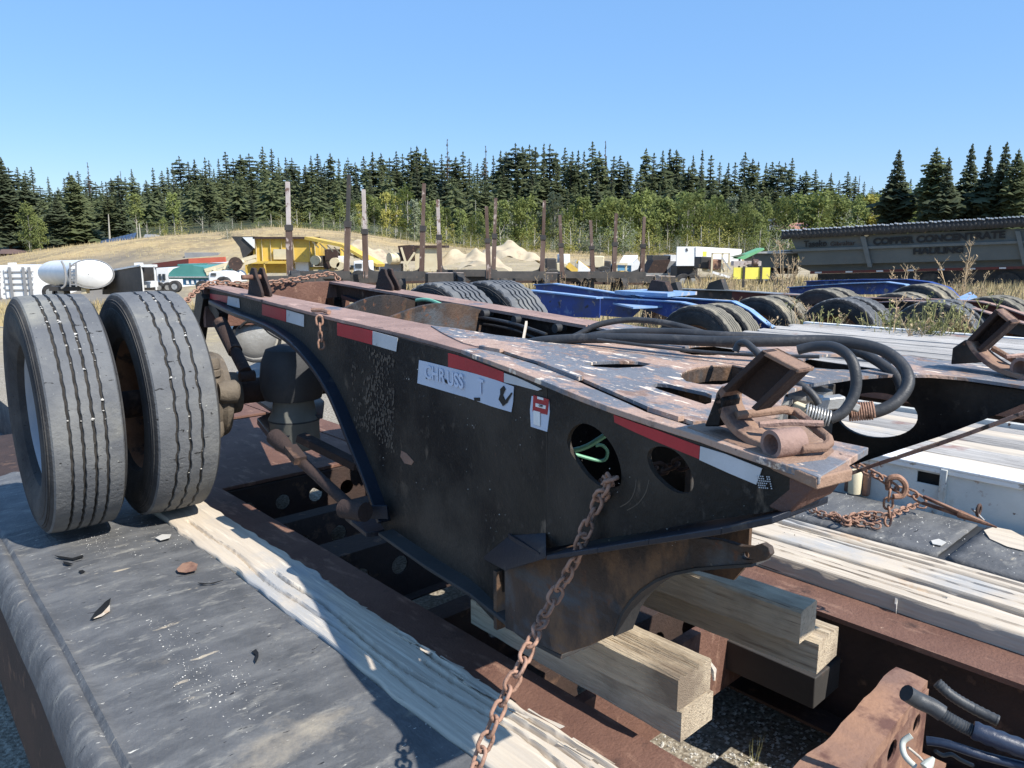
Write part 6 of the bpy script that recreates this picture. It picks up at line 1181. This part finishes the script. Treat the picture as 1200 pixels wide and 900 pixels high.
CON = [conifer_meshes(k, 15, rr, lv, d, mt, dr, g_) for k, rr, lv, d, mt, dr, g_ in [(1, 2.3, 24, 1, 'needle', .25, .1), (2, 2.8, 22, 1.1, 'needle', .35, .15), (3, 1.8, 26, .9, 'needle2', .2, .2), (4, 2.6, 20, 1.2, 'needle', .15, .1), (5, 2.1, 22, .9, 'needle2', .4, .25), (6, 3.1, 26, 1.2, 'needle', .3, .12)]]+[conifer_meshes(50, 15, 2.2, 20, 1.2, 'needle', .1, .2, .42), conifer_meshes(51, 15, 2.6, 18, 1.3, 'needle2', .12, .25, .38)]
CONB = [conifer_meshes(20+k, 15, 3.3, 34, 1.5, 'needle2' if k else 'needle', .22, .08) for k in range(3)]
SNAG = conifer_meshes(40, 15, 1.1, 20, .5, 'bark', .1, .5)
ASP = [aspen_meshes(1, 8, 1.8, 'leaf', 1000, .18), aspen_meshes(2, 8, 1.4, 'leaf', 900, .3), aspen_meshes(3, 8, 2.1, 'leaf', 1200, .08), aspen_meshes(4, 8, 1.3, 'leaf_y', 800, .25), aspen_meshes(5, 8, 1.4, 'leaf_pale', 800, .2)]
BUSH = [aspen_meshes(11, 3, 1.8, 'leaf', 700, .05), aspen_meshes(12, 3, 1.7, 'leaf_y', 700, .05), aspen_meshes(13, 3, 1.7, 'leaf_pale', 700, .05)]
def tree(name, ms, x, y, h, h0, lab, cat, group, sx=1.0, zoff=0):
    e = bpy.data.objects.new(name, None); COL.objects.link(e); e.location = (x, y, ground(x, y)+zoff); s_ = h/h0; e.scale = (s_*sx, s_*sx, s_); e.rotation_euler = (0, 0, random.uniform(0, 6.28)); tag(e, lab, cat, group)
    link('crown', ms[0], e); link('trunk', ms[1], e); return e
TOP = [(-80, 180), (0, 184), (30, 196), (60, 208), (90, 200), (120, 204), (160, 206), (200, 192), (235, 190), (280, 180), (335, 176), (375, 184), (430, 176), (490, 172), (540, 182), (590, 174), (632, 166), (660, 172), (700, 174), (740, 182), (790, 178), (835, 182), (880, 192), (930, 204), (965, 208), (1010, 214), (1290, 214)]
def topz(px, dy, Y): y = interp(TOP, px)+dy; return W.at(px, y, Y).z
def put_con(px, Y, dy, lab, group, ms=None, sx=1):
    x = W.at(px, 300, Y).x; g_ = ground(x, Y); h = topz(px, dy, Y)-g_
    if h > 3: return tree('conifer', ms or random.choice(CON), x, Y, h, 15.2, lab+' '+where(px), 'conifer', group+' '+where(px), sx)
def where(px):
    for lim, w_ in ((60, 'above the white container'), (118, 'above the white tank trailer'), (200, 'above the black box trailer'), (290, 'above the teal tank truck'), (370, 'above the yellow screening plant'), (440, 'behind the second log bunk stakes'), (520, 'above the feed hopper'), (610, 'above the sand piles'), (690, 'above the wheel loader'), (770, 'above the white shed'), (870, 'above the white box trailer'), (960, 'above the yellow boards'), (1110, 'above the left half of the ore trailer'), (1400, 'above the right half of the ore trailer')):
        if px < lim: return w_
labs = {0: ('dark conifer with its top against the sky,', 'conifers along the skyline'), 1: ('dark conifer just below the skyline,', 'conifers below the skyline'), 2: ('dark conifer low on the wooded slope,', 'conifers low on the slope')}
px = -70
while px < 1275: put_con(px, random.uniform(185, 215), random.gauss(2, 6)-(8 if 860 < px < 1010 else 0), *labs[0], sx=random.uniform(1.2, 2.0)); px += random.uniform(6.5, 11)
px = -70
while px < 1275: put_con(px, random.uniform(160, 180), random.uniform(10, 28), *labs[1], sx=random.uniform(1.2, 1.8)); px += random.uniform(11, 18)
px = -70
while px < 1275: put_con(px, random.uniform(135, 155), random.uniform(32, 56), *labs[2], sx=random.uniform(1.3, 1.9)); px += random.uniform(16, 24) if px < 560 else random.uniform(40, 60)
for px, ty, Y, sx, lab in [(14, 182, 112, 1.0, 'tall dark conifer at the far left edge of the photo'), (38, 205, 112, 1.1, 'second dark conifer from the left edge'), (72, 224, 110, 1.2, 'broad dark conifer above the container'), (94, 203, 112, 1.1, 'dark conifer above the white tank trailer'), (132, 212, 112, 1.1, 'dark conifer behind the solar panels'), (147, 204, 113, .9, 'slim conifer right of the solar panels'),
        (210, 190, 125, .8, 'slim spiky conifer above the grass hill'), (248, 183, 125, .8, 'tall slim conifer left of the first log stake'), (1043, 173, 96, 1.0, 'lone layered conifer above the ore trailer'), (1086, 170, 92, 1.1, 'broad conifer left of the tight group at the right'), (1101, 182, 90, .9, 'conifer half behind the broad one on the right'), (1126, 166, 94, .9, 'conifer standing between the two right-hand groups'), (1146, 168, 90, .8, 'narrow conifer in the middle of the right-hand group'), (1165, 164, 88, 1.0, 'tallest broad conifer of the right-hand group'), (1180, 172, 86, .9, 'conifer touching the tallest one on its right'), (1196, 168, 92, 1.0, 'conifer at the right edge of the photo'), (1225, 160, 90, 1.1, 'conifer partly beyond the right edge')]:
    x = W.at(px, 300, Y).x; h = W.at(px, ty, Y).z-ground(x, Y); tree('conifer', random.choice(CONB if px > 1000 or px < 100 else CON), x, Y, h, 15.2, lab, 'conifer', None, sx*1.35)
for px, Y, dy in ((113, 190, -14), (526, 190, -18), (707, 190, -12), (150, 186, -6), (1000, 200, -8), (570, 190, -8)): put_con(px, Y, dy, 'bare thin dead conifer poking above the skyline', 'dead conifers above the skyline', SNAG)
ATOP = [(0, 262), (30, 240), (60, 262), (160, 226), (200, 262), (230, 268), (300, 250), (340, 240), (400, 240), (440, 228), (480, 222), (520, 245), (560, 250), (600, 230), (650, 226), (690, 238), (740, 228), (780, 232), (810, 224), (850, 228), (880, 240), (930, 226), (980, 226), (1040, 222), (1090, 225), (1130, 236), (1180, 240), (1290, 235)]
px = 400
while px < 1235:
    Y = random.uniform(106, 124); x = W.at(px, 300, Y).x; g_ = ground(x, Y); ty = interp(ATOP, px)+random.uniform(-6, 20); h = W.at(px, ty, Y).z-g_; k = random.random(); ms = ASP[3] if k < .13 else ASP[4] if k < .25 else random.choice(ASP[:3])
    if h > 2.5: tree('aspen', ms, x, Y, h, 7.9, ('yellowing' if ms is ASP[3] else 'silvery' if ms is ASP[4] else 'green')+' aspen in the pale band '+where(px), 'aspen', ('yellowing' if ms is ASP[3] else 'silvery' if ms is ASP[4] else 'green')+' aspens '+where(px), random.uniform(.8, 1.25))
    px += random.uniform(4.2, 9)
for px, ty, Y, ms, lab in [(163, 226, 99, ASP[1], 'lone bright green aspen right of the solar panels'), (38, 238, 99, ASP[2], 'loose pale green tree above the white container'), (48, 255, 98, ASP[2], 'rounded green tree left of the solar panels'), (207, 226, 112, ASP[1], 'slim light green tree behind the log cabin'), (195, 255, 104, ASP[0], 'green tree just right of the log cabin')]:
    x = W.at(px, 300, Y).x; tree('aspen', ms, x, Y, W.at(px, ty, Y).z-ground(x, Y), 7.9, lab, 'aspen', None, 1.0)
for px, ty, Y, ms in [(36, 282, 97, 0), (215, 258, 103, 1), (240, 252, 103, 2), (275, 280, 88, 2), (258, 262, 100, 2), (285, 262, 99, 1), (305, 258, 100, 0), (320, 248, 100, 0), (332, 250, 99, 1), (350, 244, 100, 1), (365, 246, 101, 0), (380, 252, 100, 0), (393, 254, 100, 0), (410, 250, 101, 2), (425, 252, 100, 0), (190, 262, 102, 1), (175, 258, 104, 0), (268, 286, 80, 2)]:
    x = W.at(px, 300, Y).x; g_ = ground(x, Y); tree('bush', BUSH[ms], x, Y, max(1.5, W.at(px, ty, Y).z-g_), 2.9, ['green', 'yellow green', 'silvery'][ms]+' bush on the grass hill '+where(px), 'bush', ['green', 'yellow', 'silvery'][ms]+' hill bushes '+where(px), 1.1)
px = 440
while px < 1000:
    Y = random.uniform(92, 104); x = W.at(px, 300, Y).x; ty = random.uniform(262, 286); g_ = ground(x, Y); h = W.at(px, ty, Y).z-g_; ms = random.choice([0, 1, 0, 1, 2])
    tree('bush', BUSH[ms], x, Y, max(1.5, h), 2.9, ['green', 'yellow green', 'silvery'][ms]+' bush under the aspens '+where(px), 'bush', ['green', 'yellow', 'silvery'][ms]+' bushes under the aspens '+where(px), random.uniform(.9, 1.3)); px += random.uniform(6, 12)
# thin pale trunks among the aspens as one far mass behind the individual trees
mb = MB(); rd = random.Random(5)
for i in range(110):
    px = rd.uniform(420, 1250); Y = rd.uniform(118, 132); x = W.at(px, 300, Y).x; g_ = ground(x, Y); h = rd.uniform(3, 6.5); mb.tube([(x, Y, g_-.5), (x+rd.uniform(-.3, .3), Y, g_+h)], [.09, .04], 4)
single('aspen_stems', mb, 'bark_pale', 'mass of thin pale stems standing behind the aspens', 'tree stems', kind='stuff', smooth=60)
mb = MB()
for i in range(520):
    px = rd.uniform(-120, 1320); Y = rd.uniform(140, 330); x = W.at(px, 300, Y).x; g_ = ground(x, Y); h = rd.uniform(9, 13)*(1 if Y < 200 else .9); r = rd.uniform(1.8, 2.8); a0 = rd.uniform(0, 6)
    top_allowed = W.at(px, interp(TOP, px)+22, Y).z-g_; h = min(h, top_allowed); r *= 1.3
    if h < 3: continue
    for _ in range(95):
        f = rd.random()**.8; z = g_+h*f; rr = r*(1-f)**.7+.15; a = rd.uniform(0, 6.28); q = rr*rd.uniform(.3, 1.0); c = Vector((x+math.cos(a)*q, Y+math.sin(a)*q, z-q*.25)); o_ = Vector((math.cos(a), math.sin(a), -.35))*rr*.45; sd = Vector((-math.sin(a), math.cos(a), 0))*rr*.22
        mb.add([c-o_, c+sd-Vector((0, 0, .25)), c+o_, c-sd-Vector((0, 0, .25))], [(0, 1, 2, 3)])
single('forest', mb, 'needle', 'dark conifer forest mass filling the slope behind the nearer trees', 'forest', kind='stuff', smooth=0)

# ================================================================ WEEDS AND GRASS
def weed_mesh(seed, h=.9, mat='weed'):
    rd = random.Random(seed); mb = MB()
    for s_ in range(rd.randint(2, 4)):
        a = rd.uniform(0, 6.28); lean = rd.uniform(.05, .3); top = Vector((math.cos(a)*lean*h, math.sin(a)*lean*h, h*rd.uniform(.7, 1))); mb.tube([(0, 0, -.05), tuple(top*.5), tuple(top)], [.008, .006, .003], 3)
        for _ in range(12):
            f = rd.uniform(.25, .98); p = top*f; b = rd.uniform(0, 6.28); l = h*rd.uniform(.08, .25)*(1.2-f*.6); q = p+Vector((math.cos(b)*l*.6, math.sin(b)*l*.6, l*.8)); mb.tube([tuple(p), tuple(q)], [.003, .0015], 3)
            for _ in range(4):
                c = p.lerp(q, rd.uniform(.3, 1)); d = Vector((rd.uniform(-1, 1), rd.uniform(-1, 1), rd.uniform(-.2, 1)))*.025; e_ = Vector((rd.uniform(-1, 1), rd.uniform(-1, 1), rd.uniform(-1, 1)))*.012; mb.add([c-e_, c+d*.5+e_, c+d], [(0, 1, 2)])
    return mb.mesh('weed_mesh', mat, 0)
WD = [weed_mesh(k, .9, 'weed') for k in range(5)]+[weed_mesh(20+k, .8, 'weed_green') for k in range(3)]
def weed(px, Y, ht, green=False, lab=None, grp=None):
    x = W.at(px, 300, Y).x; o = link('dry_weed', random.choice(WD[5:] if green else WD[:5])); o.location = (x, Y, ground(x, Y)); s_ = ht/.85; o.scale = (s_, s_, s_); o.rotation_euler = (0, 0, random.uniform(0, 6.28))
    wz = 'by the tyre of the pink rusty dolly' if px > 1000 and Y < 9 else 'by the left tyre of the rusty dolly' if px > 930 and Y < 9 else 'in front of the blue rails' if Y < 8.6 else 'around the blue dolly wheels' if Y < 13.5 and px < 960 else 'in front of the ore trailer' if px > 903 else 'at the foot of the log bunks' if px < 640 else 'in the strip before the parked machines'
    lab = ('green and tan weed ' if green else 'dry tan weed stalk ')+wz; grp = ('green weeds ' if green else 'dry weeds ')+wz
    tag(o, lab or ('green and tan weed growing against the dark tyres' if green else 'tall dry tan weed stalk standing in the yard behind the dollies'), 'weed', grp or ('green weeds at the tyres' if green else 'dry weeds in the yard'))
for _ in range(60): weed(random.uniform(1045, 1140), random.uniform(7.0, 8.2), random.uniform(.7, 1.2), random.random() < .5)
for _ in range(34): weed(random.uniform(940, 1010), random.uniform(7.8, 8.6), random.uniform(.6, 1.05), random.random() < .5)
for _ in range(10): weed(random.uniform(1000, 1045), random.uniform(8, 9), random.uniform(.4, .8), True)
for a, b, y0, y1, n, h0, h1 in ((625, 800, 6.6, 8.2, 44, .5, .95), (860, 945, 8.5, 10, 20, .6, 1.0), (800, 960, 9.5, 13, 30, .5, .9), (1095, 1200, 13, 17, 30, .6, 1.0), (910, 925, 15, 17, 6, 1.1, 1.7), (1045, 1080, 15, 18, 4, 1.0, 1.5), (1120, 1140, 14, 15, 5, 1.2, 1.7), (640, 800, 9, 13, 26, .4, .8), (620, 900, 22, 32, 46, .5, 1.2), (480, 640, 18, 28, 16, .4, .8)):
    for _ in range(n): weed(random.uniform(a, b), random.uniform(y0, y1), random.uniform(h0, h1))
def grass(name, lab, n, fn, h0, h1, mat, seed):
    rd = random.Random(seed); mb = MB()
    for _ in range(n):
        x, y = fn(rd); z = ground(x, y); h = rd.uniform(h0, h1); a = rd.uniform(0, 6.28); w_ = h*.05+.004; dx, dy = math.cos(a)*w_, math.sin(a)*w_; lx, ly = rd.uniform(-.35, .35)*h, rd.uniform(-.35, .35)*h
        mb.add([(x-dx, y-dy, z-.02), (x+dx, y+dy, z-.02), (x+lx, y+ly, z+h)], [(0, 1, 2)])
    single(name, mb, mat, lab, 'grass', kind='stuff', smooth=0)
grass('dry_grass', 'dry tan grass covering the yard behind the dollies', 30000, lambda r: (lambda Y: (r.uniform(-.05, .75)*Y, Y))(r.uniform(9, 45)), .12, .45, 'drygrass', 1)
grass('dry_grass', 'dry tan grass along the foot of the bank on the left', 16000, lambda r: (lambda Y: (r.uniform(-.75, -.05)*Y, Y))(r.uniform(28, 52)), .2, .6, 'drygrass', 2)
grass('green_grass', 'green weedy grass around the tyres on the right', 9000, lambda r: (lambda Y: (r.uniform(.1, .75)*Y, Y))(r.uniform(7, 15)), .1, .35, 'weed_green', 3)
grass('hill_grass', 'tufts of dry grass on the hill', 7000, lambda r: (lambda Y: (r.uniform(-.85, .2)*Y, Y))(r.uniform(74, 100)), .15, .45, 'drygrass', 4)
# pale road strip on the left
mb = MB(); n = 30
for i in range(n+1):
    x = -40+44*i/n
    for y in (21.0, 26.5): yy = y+.16*x*0; mb.v.append((x, yy, ground(x, yy)+.012))
mb.f = [(2*i, 2*i+2, 2*i+3, 2*i+1) for i in range(n)]; mb.mi = [0]*n
single('road', mb, 'road', 'pale gravel road crossing the yard on the left', 'road', kind='structure', smooth=0)
# loose gravel in the sunlit gap under the blocks
mb = MB(); rd = random.Random(3)
for i in range(9000):
    p = L.world((rd.uniform(1.3, 3.0), rd.uniform(.3, 2.6), 0)); stones(mb, [(p.x, p.y, ground(p.x, p.y)+.002)], rd.choice([.004, .005, .007, .010]))
single('gravel', mb, 'white_stone', 'loose pale gravel under the wooden blocks', 'gravel', kind='stuff', smooth=0)
gp = L.on_z(884, 893, .37); m = MB()
for k in range(9): a = random.uniform(-.4, .4); h = random.uniform(.07, .17); x = gp.x+random.uniform(-.03, .03); m.add([(x-.002, gp.y, .36), (x+.002, gp.y, .36), (x+a*h*.5, gp.y+random.uniform(-.03, .03), .37+h)], [(0, 1, 2)])
single('grass_tuft', m, 'weed_green', 'small green grass tuft in the dark gap beside the orange channel', 'grass tuft', L, (gp.x, gp.y, .36), smooth=0)
